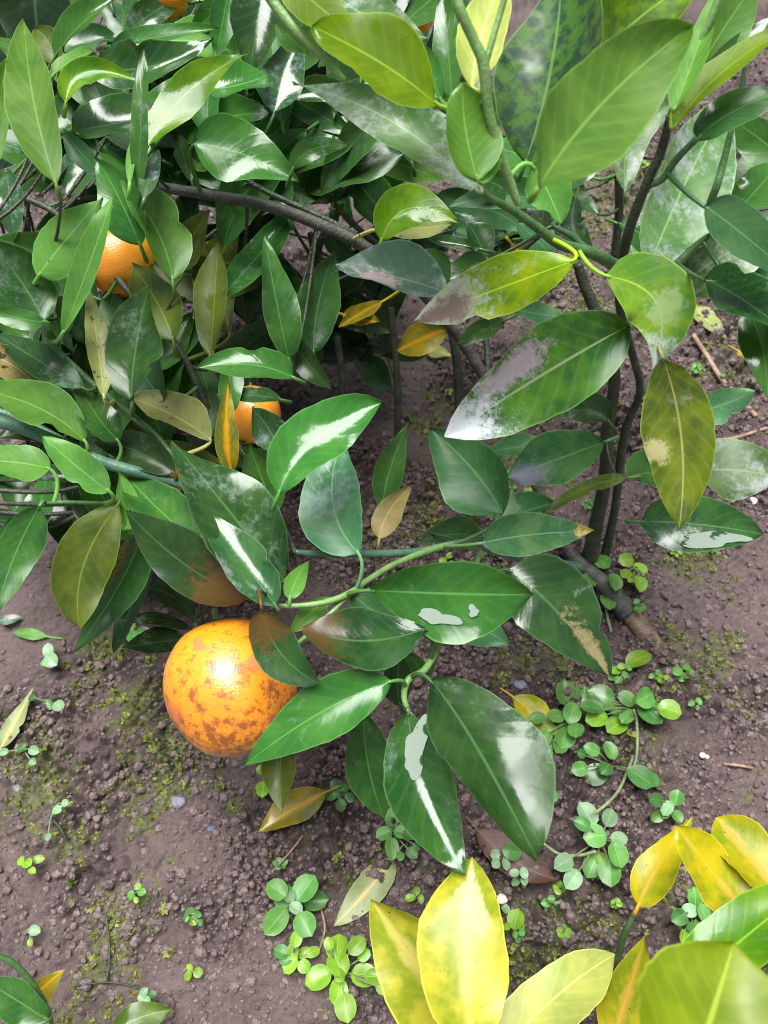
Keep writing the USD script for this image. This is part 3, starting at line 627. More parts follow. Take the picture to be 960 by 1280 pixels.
# saplings
branch('Y', [(762, 1262, gd(0, 1262) - .01, 10), (768, 1215, .37, 9), (780, 1170, .345, 9), (793, 1142, .335, 6)], 'twig_green', 'stem')
branch('Y', [(640, 1340, .37, 10), (610, 1310, .335, 9), (592, 1295, .315, 6)], 'twig_green', 'stem')
branch('Y', [(1000, 1330, .33, 12), (960, 1240, .30, 10), (985, 1150, .29, 8)], 'twig_green', 'stem')
branch('B', [(-30, 1190, .34, 8), (10, 1200, .345, 8), (40, 1228, .352, 7), (60, 1262, .36, 6), (66, 1290, .37, 5)], 'twig_green', 'stem')
for k in SAMPLES:
    SAMPLES[k] = np.vstack(SAMPLES[k])
BT = {k: cKDTree(SAMPLES[k][:, :3]) for k in SAMPLES}

nleaf = 0
REG = []


def leaf(tree, spine, w, d, mat, label=None, petiole=True, **kw):
    global nleaf
    nleaf += 1
    v, f, uv, base, tan = leaf_mesh(spine, w, d, seed=nleaf * 13, **kw)
    parts = [(v, f)]
    uvs = [uv]
    if petiole:
        r0 = 0.0009
        dist, i = BT[tree].query(base)
        if dist < 0.035:
            tgt = SAMPLES[tree][i, :3]
        else:
            tgt = base - tan * 0.007 + (base - CAM) / np.linalg.norm(base - CAM) * 0.010
        c1 = base - tan * min(0.45 * np.linalg.norm(tgt - base), 0.006)
        t = np.linspace(0, 1, 7)[:, None]
        curve = (1 - t) ** 2 * (base + tan * 0.002) + 2 * t * (1 - t) * c1 + t * t * tgt
        pv, pf = tube(curve, np.linspace(r0 * 0.8, r0 * 1.25, 7), 6)
        parts.append((pv, pf)); uvs.append(np.tile([0.02, 0.5], (len(pv), 1)))
        if dist >= 0.035:
            PT[tree].append((tgt, SAMPLES[tree][i, :3]))
    lp = obj('leaf', join(parts), mat, TREES[tree], label, uv=np.vstack(uvs))
    dv = (v - CAM) @ FW
    REG.append((np.column_stack([480 + F * ((v - CAM) @ RT) / dv, 640 - F * ((v - CAM) @ UP) / dv]), dv, v, lp))


LEAVES = '''
L 70 230 43 130 30 26 63 .330 under
L -3 205 0 135 7 72 26 .345 under
L 40 -45 45 20 52 78 95 .45 deep
L -5 -30 5 20 12 62 50 .46 deep
L 70 70 100 32 150 -4 31 .38 gloss
L 72 85 62 55 44 36 36 .40 olive
L 66 95 88 76 118 65 22 .37 light
L 82 130 108 90 176 104 36 .36 lime g
L 112 80 185 84 267 46 58 .385 wet g
L 90 165 140 155 207 139 54 .375 film g
L 174 240 176 150 180 62 24 .335 mid
L 162 232 163 200 165 172 11 .34 light
L 180 250 188 215 199 187 25 .345 film
L 128 218 100 190 78 160 26 .365 bluegreen
L 176 308 150 250 119 196 52 .35 mid
L 216 350 195 285 150 225 62 .355 light
L 48 345 82 300 128 246 62 .345 light
L 78 418 112 330 142 242 34 .335 light
R 183 186 235 115 308 67 50 .375 lime g
L 240 228 228 190 222 164 22 .43 dark
L 158 42 185 20 230 -6 38 .42 wet
L 80 68 120 50 152 55 30 .44 dark
L 138 58 200 46 274 36 24 .40 mid
L -5 48 8 58 20 75 24 .42 mid
L 8 212 13 255 18 302 36 .42 film
R 332 -35 322 30 312 92 66 .40 wet g
R 287 -25 279 25 270 72 36 .415 mid
R 284 -12 262 20 234 46 32 .42 gloss
R 343 142 355 95 374 48 55 .41 film g
R 260 112 297 106 335 94 54 .395 gloss
R 262 168 260 125 272 82 40 .42 mid
R 241 180 305 193 373 227 80 .385 gloss g
R 365 214 388 188 437 181 28 .37 mid
R 376 232 430 212 505 192 66 .44 dark
R 350 120 400 112 440 118 34 .43 wet
R 597 240 490 152 366 104 66 .312 dusty g
T 548 132 468 74 390 32 88 .268 olivebright
T 345 -50 395 5 447 38 54 .282 olivebright
T 380 64 362 46 344 30 28 .30 light
T 400 -30 450 15 535 48 56 .30 dusty
T 565 122 559 50 552 -25 38 .315 gloss
T 552 128 534 85 512 46 38 .285 mid
T 590 110 600 50 628 -30 62 .275 limeyellow
T 597 226 582 160 578 103 74 .268 under
T 656 205 688 90 702 -45 122 .335 mossy
T 732 95 790 30 885 -35 96 .355 mossybright
T 672 236 752 130 864 33 122 .232 under
T 664 205 684 238 702 280 58 .285 light
T 700 242 745 207 797 175 20 .33 film g
T 842 140 868 70 902 -25 34 .272 under
T 878 80 905 35 950 -30 58 .30 light
T 843 160 905 88 1000 30 36 .29 olivebright
T 870 105 915 60 975 15 20 .30 film g
R 872 174 915 140 990 108 46 .30 mid
R 812 332 855 232 918 112 100 .40 dusty
R 880 258 928 292 1000 352 66 .30 bluegreen
R 925 262 955 226 990 185 54 .32 gloss
R 880 350 925 372 990 418 62 .32 wet
R 930 380 952 430 960 500 44 .33 gloss
R 845 362 900 322 968 288 74 .42 dusty
R 757 345 822 382 813 467 92 .335 paletip
R 828 446 852 550 849 661 92 .342 mottled
R 862 518 900 507 944 489 42 .44 bluelight
R 868 590 925 588 990 602 78 .42 dusty g
R 800 652 870 655 954 668 74 .40 wet g
R 785 598 815 592 850 608 42 .45 mid
R 762 528 735 513 685 520 38 .42 dark
R 757 552 700 573 633 598 66 .41 violet
R 682 555 640 560 604 566 30 .46 bluegreen
R 628 642 592 588 537 535 86 .40 bluegreen
R 602 679 668 668 740 664 56 .395 bluetip
R 618 655 655 640 695 628 44 .47 bluegreen
R 605 672 562 668 522 678 34 .47 dark
R 786 597 728 612 674 648 18 .45 olive
R 783 408 676 470 556 546 112 .338 patch
R 719 325 620 362 517 401 72 .340 browntip
R 558 366 490 345 419 330 60 .365 pinkpatch g
R 556 362 543 335 527 311 32 .385 dark
R 612 325 582 335 556 352 34 .40 dark
R 476 302 512 260 574 280 58 .39 lime g
R 480 285 525 285 565 280 30 .41 yellowgreen
R 602 312 562 303 532 300 16 .40 film g
R 606 322 597 298 583 278 34 .40 dark
R 692 320 668 298 648 278 36 .42 bluegreen
R 640 305 650 318 655 330 20 .44 orange
R 562 410 527 424 495 439 40 .50 orange
R 632 400 600 415 570 431 26 .45 mid
R 702 396 672 392 643 388 28 .45 bluelight
R 478 377 450 392 423 409 20 .47 orange
R 428 393 450 399 476 403 24 .475 orange
R 392 442 398 380 418 315 56 .43 dark
R 362 452 345 375 331 295 44 .385 mid
R 367 472 312 456 243 461 42 .37 gloss
L 262 446 268 380 272 300 42 .41 olive
R 310 405 300 350 297 280 56 .47 deep
R 364 425 386 455 414 488 32 .40 dark
R 348 618 392 552 478 503 76 .332 gloss g
R 449 692 416 628 428 545 80 .365 bluelight
R 352 570 338 540 315 509 44 .375 film
L 290 592 283 540 286 474 29 .37 orange
R 346 642 326 595 311 553 50 .385 mid
R 358 728 288 640 214 551 94 .356 wet
R 345 758 302 700 256 642 56 .345 film g
L 312 749 232 706 156 637 76 .350 burntbase
L 264 692 202 640 150 585 58 .368 mid
L 157 663 160 630 147 590 32 .37 light
L 138 615 96 583 54 545 44 .345 light
L 63 586 20 578 -45 575 44 .35 light
L 108 553 50 511 -35 485 54 .36 light
L 149 552 118 515 96 472 46 .375 mid
L 219 592 165 562 106 548 44 .385 dark
L 264 550 215 518 164 499 46 .41 yellowgreen
L 165 502 170 430 188 352 70 .352 dark
L 216 426 200 385 166 331 60 .375 olive
L 130 497 122 430 109 351 30 .365 yellowgreen
L 206 502 160 440 126 368 64 .42 bluegreen
L 57 403 25 350 -18 298 80 .35 dark
L 57 402 25 398 -28 384 26 .345 mid
L 45 482 15 456 -32 438 46 .38 tan
L 106 487 50 452 -12 413 42 .375 dark
L 50 632 18 695 -6 770 58 .345 mid
L 148 630 104 708 100 785 76 .352 olive
L 179 664 145 738 91 816 54 .38 dark
L 192 688 165 755 142 816 28 .395 dark
L 238 786 195 774 154 777 18 .42 deep
L 234 798 195 803 152 809 34 .42 deep
L 245 775 215 745 185 735 30 .42 deep
R 327 759 350 815 401 856 56 .322 burntbase
R 532 786 452 801 376 783 76 .333 burnt
R 491 851 402 890 305 957 72 .326 gloss g
R 455 890 460 955 480 1023 58 .37 mid
R 355 915 350 965 353 1017 40 .385 olive
R 463 738 562 742 668 743 98 .338 gloss
R 440 740 470 765 518 782 44 .37 bluegreen
R 558 780 600 786 636 807 42 .385 bluelight
R 636 711 697 765 761 845 98 .372 driedtip g
R 362 749 370 725 386 701 26 .36 light
R 410 748 386 768 361 792 26 .362 light
R 538 850 602 945 673 1075 118 .312 dark
R 510 888 530 985 581 1093 84 .328 wet g
R 500 882 497 850 500 811 38 .37 deep
R 530 848 520 830 508 815 24 .372 mid
R 478 636 488 585 511 528 36 .47 mid
R 474 674 486 640 516 605 34 .47 tan
R 352 500 315 494 268 494 20 .405 dark
R 284 520 286 480 292 438 30 .40 mid
L 262 548 262 500 248 452 46 .445 bluegreen
R 345 500 310 490 272 484 20 .45 deep
R 300 560 290 545 268 540 26 .44 dark
L 60 470 20 440 -30 425 20 .40 mid
L 95 520 45 500 -20 490 20 .40 dark
L 120 600 60 590 -10 600 22 .41 dark
L 30 430 15 410 -20 395 24 .41 mid
L 150 470 140 430 100 395 26 .43 dark
L 70 395 62 365 68 330 28 .39 deep
L 35 60 28 95 4 120 30 .42 dark
L 230 340 240 300 262 262 40 .43 olive
R 300 340 320 300 345 262 30 .47 deep
Y 592 1318 585 1190 590 1071 116 .300 yellow G
Y 612 1322 528 1215 464 1124 112 .338 yellow
Y 600 1340 690 1250 769 1193 92 .325 limeyellow
Y 763 1310 785 1240 806 1173 68 .335 yellowspot
Y 830 1440 880 1300 918 1176 270 .205 limedeep
Y 850 1240 930 1172 1015 1105 90 .27 lime
Y 940 1150 890 1088 845 1032 64 .30 yellowspot
Y 995 1145 940 1075 895 1022 66 .305 yellowspot
Y 797 1134 824 1080 866 1021 52 .335 yellowspot
B 60 1275 20 1250 -25 1222 58 .35 mid
B 25 1268 50 1238 81 1212 32 .375 orange
'''
LABELS = {
    'patch': 'green leaf with a pinkish grey crust on one half and a white tip', 'browntip': 'lime green leaf with a brown patch edged in white at its tip',
    'paletip': 'pale green leaf with whitish tip', 'mottled': 'hanging olive and yellow mottled leaf', 'pinkpatch': 'grey-green dusty leaf with a pink patch',
    'violet': 'dark green leaf with a violet grey end', 'bluetip': 'blue-green leaf with a yellow tip', 'burnt': 'dark green leaf with an orange brown end',
    'burntbase': 'small leaf with an orange brown base lying against the orange', 'driedtip': 'dark wet leaf with a dried brown tip', 'limeyellow': 'bright lime yellow leaf',
    'orange': 'yellow-orange discoloured leaf', 'tan': 'tan yellow leaf', 'mossy': 'big dark mossy leaf', 'mossybright': 'big bright mossy leaf',
}
for line in LEAVES.strip().splitlines():
    q_ = line.split()
    xs = list(map(float, q_[1:7]))
    w, d, mat = float(q_[7]), float(q_[8]), q_[9]
    kw = {'glare': True} if 'g' in q_[10:] else {'glare': 'full', 'fold': 0.03} if 'G' in q_[10:] else {}
    leaf(q_[0], [(xs[0], xs[1]), (xs[2], xs[3]), (xs[4], xs[5])], w, d, 'leaf_' + mat, LABELS.get(mat), **kw)

MATS['water'] = usdkit.material(stage, '/World/Looks/water', {'p': ('principled_bsdf', {'base_color': (0.022, 0.075, 0.028), 'roughness': 0.06, 'ior': 1.36, 'specular_ior_level': 0.38})}, [], surface='p.BSDF')


def water(px, py, rx, ry, rot, seed):
    """A little pool of rain lying on whichever leaf is seen at (px, py)."""
    best = None
    for pix, dv, v, lp in REG:
        k = np.argmin(((pix - (px, py)) ** 2).sum(1))
        if ((pix[k] - (px, py)) ** 2).sum() < 100 and (best is None or dv[k] < best[0]):
            best = (dv[k], pix, v, lp)
    if best is None:
        return
    d, pix, lv, lp = best
    kd = cKDTree(pix)
    c = lv[kd.query((px, py))[1]]
    view = (CAM - c) / np.linalg.norm(CAM - c); n = view + SUN; n /= np.linalg.norm(n)
    r = np.random.default_rng(seed); ph = r.uniform(0, 6.28, 6)
    xy, rim, Fc = [(px, py)], [0.0], []
    nr, na = 6, 40
    for i in range(1, nr + 1):
        for j in range(na):
            t = 2 * math.pi * j / na
            w = 1 + 0.22 * math.sin(2 * t + ph[0]) + 0.18 * math.sin(3 * t + ph[1]) + 0.09 * math.sin(5 * t + ph[2]) + 0.03 * math.sin(9 * t + ph[3])
            x, y = rx * w * math.cos(t) * i / nr, ry * w * math.sin(t) * i / nr
            xy.append((px + x * math.cos(rot) - y * math.sin(rot), py + x * math.sin(rot) + y * math.cos(rot))); rim.append(i / nr)
    xy, rim = np.array(xy), np.array(rim)
    dd, ii = kd.query(xy, k=6)
    wt = 1 / (dd + 0.5) ** 2
    dep = ((((lv - CAM) @ FW)[ii]) * wt).sum(1) / wt.sum(1)
    V = np.array([P(x, y, q_) for (x, y), q_ in zip(xy, dep)])
    V = V + view * (0.0016 - 0.0007 * rim[:, None] ** 4)
    NRM = n + 0.15 * np.column_stack([np.sin(xy[:, 1] * 0.16 + ph[4]), np.sin(xy[:, 0] * 0.13 + ph[5]), 0 * rim]) * rim[:, None] + 0.25 * (rim[:, None] > 0.9) * view
    NRM /= np.linalg.norm(NRM, axis=1, keepdims=True)
    for j in range(na):
        Fc.append([0, 1 + (j + 1) % na, 1 + j])
        for i in range(nr - 1):
            p0, p1 = 1 + i * na + j, 1 + i * na + (j + 1) % na
            Fc += [[p0, p1 + na, p0 + na], [p0, p1, p1 + na]]
    wp = obj('water_film', (V, np.array(Fc)), 'water', lp, smooth=False)
    wm = UsdGeom.Mesh(wp); wm.CreateNormalsAttr(Vt.Vec3fArray.FromNumpy(NRM.astype(np.float32))); wm.SetNormalsInterpolation('vertex')


for k, a in enumerate([(548, 772, 24, 9, .1), (592, 764, 8, 6, .6), (520, 935, 15, 32, .25), (890, 674, 40, 10, .05)]):
    water(*a, seed=k + 3)

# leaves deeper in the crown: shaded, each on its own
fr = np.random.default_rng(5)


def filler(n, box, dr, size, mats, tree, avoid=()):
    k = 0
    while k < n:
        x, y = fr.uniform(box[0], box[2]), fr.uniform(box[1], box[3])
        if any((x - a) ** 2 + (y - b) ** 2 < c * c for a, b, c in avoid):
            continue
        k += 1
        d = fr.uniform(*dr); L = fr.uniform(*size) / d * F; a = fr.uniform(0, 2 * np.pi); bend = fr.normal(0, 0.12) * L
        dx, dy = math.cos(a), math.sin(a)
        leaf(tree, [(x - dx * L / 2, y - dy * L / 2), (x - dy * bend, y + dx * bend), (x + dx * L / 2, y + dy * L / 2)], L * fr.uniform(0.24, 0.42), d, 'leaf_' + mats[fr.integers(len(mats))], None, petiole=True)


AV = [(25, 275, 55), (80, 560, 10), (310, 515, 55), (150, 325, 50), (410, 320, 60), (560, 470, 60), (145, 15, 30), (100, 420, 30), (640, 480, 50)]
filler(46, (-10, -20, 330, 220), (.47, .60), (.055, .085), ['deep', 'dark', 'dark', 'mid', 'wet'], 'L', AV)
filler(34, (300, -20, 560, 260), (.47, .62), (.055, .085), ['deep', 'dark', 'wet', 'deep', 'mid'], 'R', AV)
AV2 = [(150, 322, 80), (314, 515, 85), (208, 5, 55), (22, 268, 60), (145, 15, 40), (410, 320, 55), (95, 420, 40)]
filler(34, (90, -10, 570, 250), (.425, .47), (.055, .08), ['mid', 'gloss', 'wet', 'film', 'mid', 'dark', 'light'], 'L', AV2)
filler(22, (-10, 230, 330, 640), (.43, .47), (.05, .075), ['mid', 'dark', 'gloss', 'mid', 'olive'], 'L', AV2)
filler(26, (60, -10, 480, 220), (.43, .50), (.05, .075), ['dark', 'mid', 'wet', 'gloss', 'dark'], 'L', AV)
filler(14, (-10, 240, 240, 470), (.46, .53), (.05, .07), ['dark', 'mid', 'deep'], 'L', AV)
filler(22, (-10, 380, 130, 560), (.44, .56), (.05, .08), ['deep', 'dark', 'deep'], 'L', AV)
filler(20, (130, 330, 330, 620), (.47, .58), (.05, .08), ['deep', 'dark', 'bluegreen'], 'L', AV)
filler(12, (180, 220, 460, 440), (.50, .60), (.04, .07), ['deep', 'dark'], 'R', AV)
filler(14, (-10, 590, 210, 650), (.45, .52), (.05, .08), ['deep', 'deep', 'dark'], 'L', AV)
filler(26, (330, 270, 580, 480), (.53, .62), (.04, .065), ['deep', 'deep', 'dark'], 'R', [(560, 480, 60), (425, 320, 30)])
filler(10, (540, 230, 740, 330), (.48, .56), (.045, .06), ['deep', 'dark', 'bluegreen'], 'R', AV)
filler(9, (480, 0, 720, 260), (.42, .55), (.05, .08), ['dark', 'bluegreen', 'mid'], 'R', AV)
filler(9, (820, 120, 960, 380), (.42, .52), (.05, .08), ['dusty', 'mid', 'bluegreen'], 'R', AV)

# twigs that carry the leaves standing off the main branches
for tr, lst in PT.items():
    for k, (a, b) in enumerate(lst):
        if k % 3:
            continue
        mp = (a + b) / 2 - CAM; mpx = (480 + F * (mp @ RT) / (mp @ FW), 640 - F * (mp @ UP) / (mp @ FW))
        if math.hypot(mpx[0] - 152, mpx[1] - 325) < 85 or math.hypot(mpx[0] - 314, mpx[1] - 519) < 60:
            continue
        m = (a + b) / 2 + (-FW) * -0.02
        if np.linalg.norm(a - b) > 0.09:
            b = a + (b - a) * 0.09 / np.linalg.norm(a - b); m = (a + b) / 2 + FW * 0.015
        t = np.linspace(0, 1, 9)[:, None]
        cv = (1 - t) ** 2 * a + 2 * t * (1 - t) * m + t * t * b
        obj('twig', tube(cv, np.linspace(0.0006, 0.0010, 9), 6), 'bark_dark', TREES[tr])

# ------------------------------------------------------------------ oranges
def orange(cx, cy, rx, d, label, squash=1.0, axis=(0.3, 1.0, 0.35)):
    t = thing('orange', label, 'orange')
    c = P(cx, cy, d)
    t_x = UsdGeom.Xformable(t); t_x.AddTranslateOp().Set(Gf.Vec3d(*c))
    rot = Gf.Rotation(Gf.Vec3d(0, 0, 1), Gf.Vec3d(*map(float, axis))); t_x.AddRotateXYZOp().Set(Gf.Vec3f(*rot.Decompose(Gf.Vec3d(1, 0, 0), Gf.Vec3d(0, 1, 0), Gf.Vec3d(0, 0, 1))))
    R = rx * d / F
    m = trimesh.creation.icosphere(4, 1.0)
    v = np.array(m.vertices)
    n = meshkit.fbm(v * 1.1 + cx, 3, 4)
    v = v * (0.985 + 0.10 * (n - 0.5))[:, None]
    top = np.exp(-((1 - v[:, 2]) / 0.10)); v[:, 2] -= 0.07 * top
    bot = np.exp(-((1 + v[:, 2]) / 0.06)); v[:, 2] += 0.05 * bot
    v[:, 2] *= squash; v[:, 0] *= 1 + 0.05 * v[:, 2]; v += 0.03 * v[:, [1, 2, 0]]
    obj('peel', (v * R, m.faces), 'orange_peel' if rx > 60 else 'orange_clean', t)
    # calyx: five small green lobes and a stub of stalk
    ca = []
    for k in range(5):
        a = k * 2 * math.pi / 5
        e = np.array([math.cos(a), math.sin(a), 0]); s_ = np.array([-math.sin(a), math.cos(a), 0])
        z0 = 0.90 * squash
        ca.append((R * np.array([[0, 0, z0 + .03], e * .11 + s_ * .07 + [0, 0, z0 + .035], e * .20 + [0, 0, z0 + .05], e * .11 - s_ * .07 + [0, 0, z0 + .035]]), np.array([[0, 1, 2], [0, 2, 3]])))
    ca.append(tube(R * np.array([[0, 0, z0], [0.02, 0, z0 + .12], [0.05, 0.02, z0 + .25]]), R * np.array([.06, .05, .045]), 7))
    obj('calyx', join(ca), 'twig_pale', t)


orange(289, 858, 83.5, .372, 'ripe orange with brown scurf spots hanging low at the left below the leaves', 1.08, (0.75, 0.62, 0.25))
orange(152, 325, 48, .455, 'orange half hidden among the upright leaves near the left edge', 1.0)
orange(314, 519, 38, .445, 'orange hidden behind leaves just left of the picture centre', 1.0)
orange(213, 588, 30, .44, 'orange of which only a sliver shows under the bluish left branch', 1.0)
orange(207, -8, 30, .43, 'orange cut off by the top edge above the upper left leaves', 1.0)
orange(527, 24, 15, .47, 'small far orange peeping between stems at the top middle', 1.0)

# ------------------------------------------------------------------ weeds
def ovate(base, dirv, length, width, up, seed, cup=0.25, nt=8, nc=6):
    r = np.random.default_rng(seed)
    T = dirv / np.linalg.norm(dirv)
    B = np.cross(up, T); B /= np.linalg.norm(B); Nn = np.cross(T, B)
    V, UV = [], []
    ph = r.uniform(0, 6)
    for i in range(nt):
        t = i / (nt - 1)
        w = profile(np.array([t]), tipn=0.55, basen=0.55)[0] * width / 2
        for vv in np.linspace(-1, 1, nc + 1):
            V.append(base + T * t * length + B * vv * w + Nn * (abs(vv) ** 1.5 * w * cup - 0.22 * length * (t - 0.35) ** 2 + 0.05 * w * math.sin(5 * t + ph + 2 * vv)))
            UV.append((t, vv / 2 + .5))
    k = nc + 1
    i, j = np.meshgrid(np.arange(nt - 1), np.arange(nc), indexing='ij')
    qd = np.stack([i * k + j, i * k + j + 1, (i + 1) * k + j + 1, (i + 1) * k + j], -1).reshape(-1, 4)
    return np.array(V), np.vstack([qd[:, [0, 1, 2]], qd[:, [0, 2, 3]]]), np.array(UV)


wseed = [0]


def weed(cx, cy, leaves, label, mat='weed_leaf', group=None, name='weed', hgt=0.012, stems=()):
    """leaves: (x, y, radius in pixels[, material]) seen around the plant's root at (cx, cy)."""
    t = thing(name, label, 'weed', group)
    root = PH(cx, cy); root[2] = gz(root[0], root[1])
    smesh = []
    for lf in leaves:
        wseed[0] += 1
        r = np.random.default_rng(wseed[0] * 17)
        x, y, rad = lf[:3]
        m = lf[3] if len(lf) > 3 else mat
        hz = hgt * r.uniform(0.55, 1.25)
        g0 = PH(x, y); zz = gz(g0[0], g0[1]) + hz
        c = PH(x, y, zz)
        px = rad * (c - CAM) @ FW / F
        out = c - root; out[2] = 0
        if np.linalg.norm(out) < 0.004:
            a = r.uniform(0, 6.28); out = np.array([math.cos(a), math.sin(a), 0])
        out /= np.linalg.norm(out)
        dirv = out + np.array([0, 0, r.uniform(-0.1, 0.35)]) + r.normal(0, 0.12, 3)
        L, W = px * 2.35 * r.uniform(0.9, 1.1), px * 1.88 * r.uniform(0.85, 1.1)
        base = c - dirv / np.linalg.norm(dirv) * L * 0.5
        v, f, uv = ovate(base, dirv, L, W, np.array([0, 0, 1.0]) + r.normal(0, 0.18, 3), wseed[0], cup=r.uniform(0.05, 0.35))
        obj('leaf', (v, f), m, t, uv=uv)
        mid = (root + base) / 2 + np.array([0, 0, hz * 0.35])
        tt = np.linspace(0, 1, 6)[:, None]
        smesh.append(tube((1 - tt) ** 2 * (root - [0, 0, .002]) + 2 * tt * (1 - tt) * mid + tt * tt * (base + out * 0.001), np.linspace(.0007, .0004, 6), 5))
    for pts in stems:
        pp = []
        for (x, y, hz) in pts:
            g0 = PH(x, y); pp.append(PH(x, y, gz(g0[0], g0[1]) + hz))
        cv = catmull(pp, 5)
        smesh.append(tube(cv, np.full(len(cv), 0.0010), 6))
    obj('stem', join(smesh), 'weed_stem', t)


D, BR, PL = 'weed_leafdark', 'weed_leafbright', 'weed_leafpale'
weed(754, 728, [(753, 702, 11), (735, 727, 10), (768, 727, 11), (760, 751, 12), (752, 722, 6, BR)], 'weed with four heart shaped leaves at the foot of the right stems', stems=[[(754, 728, .008), (758, 765, .006), (764, 790, .0)]])
weed(792, 713, [(783, 700, 9), (783, 717, 8, BR), (800, 711, 9), (800, 729, 10), (788, 725, 5, BR)], 'weed of five small bright leaves beside the brown root', BR)
weed(800, 758, [(796, 752, 4), (804, 758, 5), (800, 762, 4), (795, 760, 3)], 'tiny weed on bare soil above the root tip')
weed(778, 842, [(798, 824, 15, BR), (770, 838, 6, BR), (777, 833, 5, BR), (765, 846, 5), (781, 843, 5), (773, 850, 5), (786, 834, 5), (762, 834, 4)], 'weed with one round heart leaf by the dried leaf tip')
weed(712, 905, [(707, 866, 14), (728, 868, 11), (715, 891, 12), (695, 895, 10), (672, 898, 10), (665, 915, 9, D), (681, 921, 9), (690, 912, 8, BR), (706, 920, 14), (700, 932, 10), (682, 939, 9), (690, 930, 8, D), (720, 912, 10)], 'leafy weed patch overlapping the orange-yellow fallen leaf', hgt=.014)
weed(790, 890, [(752, 870, 16), (740, 884, 12, D), (746, 897, 13, BR), (771, 906, 14, BR), (784, 895, 11), (757, 880, 10), (806, 872, 13), (813, 891, 17, D), (837, 887, 13, BR), (784, 873, 10), (768, 885, 9)], 'spreading weed with broad leaves and a thin stem, largest of the right weeds', hgt=.016, stems=[[(792, 888, .014), (796, 905, .012), (795, 950, .006), (780, 975, .004)]])
weed(765, 956, [(740, 937, 10), (763, 938, 11), (725, 961, 10), (745, 968, 13, D), (757, 961, 9, D), (801, 971, 15, D), (727, 942, 6, D), (815, 975, 9, D)], 'weed with round coin leaves midway down the right weed trail', hgt=.012)
weed(748, 1050, [(734, 1018, 14, PL), (762, 1022, 11, PL), (744, 1045, 14), (774, 1048, 10, PL), (741, 1081, 14), (772, 1068, 14), (762, 1090, 14), (752, 1074, 9, BR), (705, 1078, 13, PL), (716, 1099, 13, PL), (728, 1030, 10, D)], 'weed with long pale stem and greyish leaves above the yellow sapling', hgt=.016, stems=[[(792, 945, .006), (775, 985, .010), (758, 1005, .014), (744, 1016, .016)], [(676, 1052, .004), (700, 1068, .010), (725, 1069, .014), (745, 1064, .014)]])
weed(833, 1009, [(821, 1000, 9, D), (846, 997, 9), (834, 1010, 9, PL), (822, 1020, 8), (846, 1020, 8), (832, 1017, 6)], 'small five leaved weed above the yellow speckled leaves')
weed(868, 1140, [(869, 1122, 11), (849, 1146, 10, D), (880, 1142, 11), (872, 1159, 9), (862, 1138, 8, PL), (886, 1152, 8), (855, 1171, 9, 'weed_leafbright'), (864, 1160, 7, D)], 'weed rosette framed by the yellow leaves at the lower right', hgt=.014, stems=[[(848, 1141, .004), (833, 1128, .003), (828, 1118, .002)]])
weed(491, 1041, [(490, 1022, 10), (480, 1042, 10), (502, 1040, 9), (490, 1060, 11), (513, 1043, 9, D), (515, 1066, 7, D), (500, 1070, 6), (531, 1042, 6, D), (521, 1058, 5, D)], 'four leaved weed above the pale fallen leaf at the bottom centre')
weed(367, 1132, [(346, 1112, 13), (382, 1110, 15), (394, 1126, 14, D), (356, 1126, 13), (345, 1151, 17), (381, 1155, 15), (370, 1135, 9, PL), (362, 1118, 9, D)], 'biggest weed rosette with six downy leaves, bottom centre left', hgt=.016)
weed(368, 1197, [(370, 1174, 8, BR), (352, 1190, 9, D), (366, 1189, 9, BR), (380, 1191, 8, BR), (391, 1190, 8, BR), (363, 1206, 10, BR), (380, 1208, 8, BR), (357, 1200, 7, D)], 'yellowish little weed just below the downy rosette', BR)
weed(424, 1216, [(422, 1184, 14, BR), (446, 1182, 12, BR), (398, 1222, 17, BR), (423, 1205, 14, BR), (423, 1240, 14, BR), (432, 1259, 15, BR), (455, 1219, 15, BR), (468, 1221, 11, BR), (478, 1234, 8), (411, 1180, 7, BR), (455, 1194, 8, BR), (425, 1219, 8)], 'bright wet weed left of the big yellow leaf', BR, hgt=.015)
weed(425, 994, [(420, 981, 7), (430, 985, 6), (414, 994, 7), (426, 1006, 7), (437, 997, 6), (424, 993, 5)], 'small weed beside the yellow-orange fallen leaf below the orange', D)
weed(333, 980, [(329, 986, 10, BR), (341, 972, 8), (326, 962, 6), (350, 968, 6)], 'pale weed half under the leaf below the orange', BR)
weed(626, 1073, [(619, 1068, 6, PL), (631, 1068, 6, PL), (620, 1079, 6, PL), (632, 1080, 6, PL)], 'clover like weed left of the brown fallen leaf', PL)
weed(649, 1096, [(643, 1091, 6, PL), (655, 1091, 6, PL), (645, 1102, 6, PL), (656, 1100, 6, PL)], 'clover like weed on the edge of the brown fallen leaf', PL)
weed(648, 1070, [(640, 1064, 11, D), (690, 995, 8, D), (684, 1012, 7, PL), (676, 985, 7, D)], 'dark round leaved weed against the large pointed leaf', D)
weed(640, 1152, [(645, 1149, 11, BR), (632, 1136, 6, PL), (634, 1158, 5, BR)], 'single light green weed leaf right of the blown yellow leaf', BR)
weed(155, 800, [(165, 795, 9), (178, 790, 8), (150, 790, 8), (148, 805, 7, D), (162, 782, 7, BR), (176, 802, 7)], 'weed clump in the shade left of the orange', hgt=.015)
weed(65, 828, [(60, 813, 8, PL), (63, 825, 10), (56, 827, 6)], 'greyish weed on the mud near the left edge', PL)
weed(68, 882, [(60, 880, 7, D), (73, 882, 8, PL), (40, 872, 5, D)], 'small bluish weed leaf pair on the mossy mud at the left', PL)
weed(37, 943, [(42, 938, 6, PL), (41, 952, 5), (5, 940, 6, PL), (27, 935, 5, D)], 'pale weed above the left bottom moss', PL)
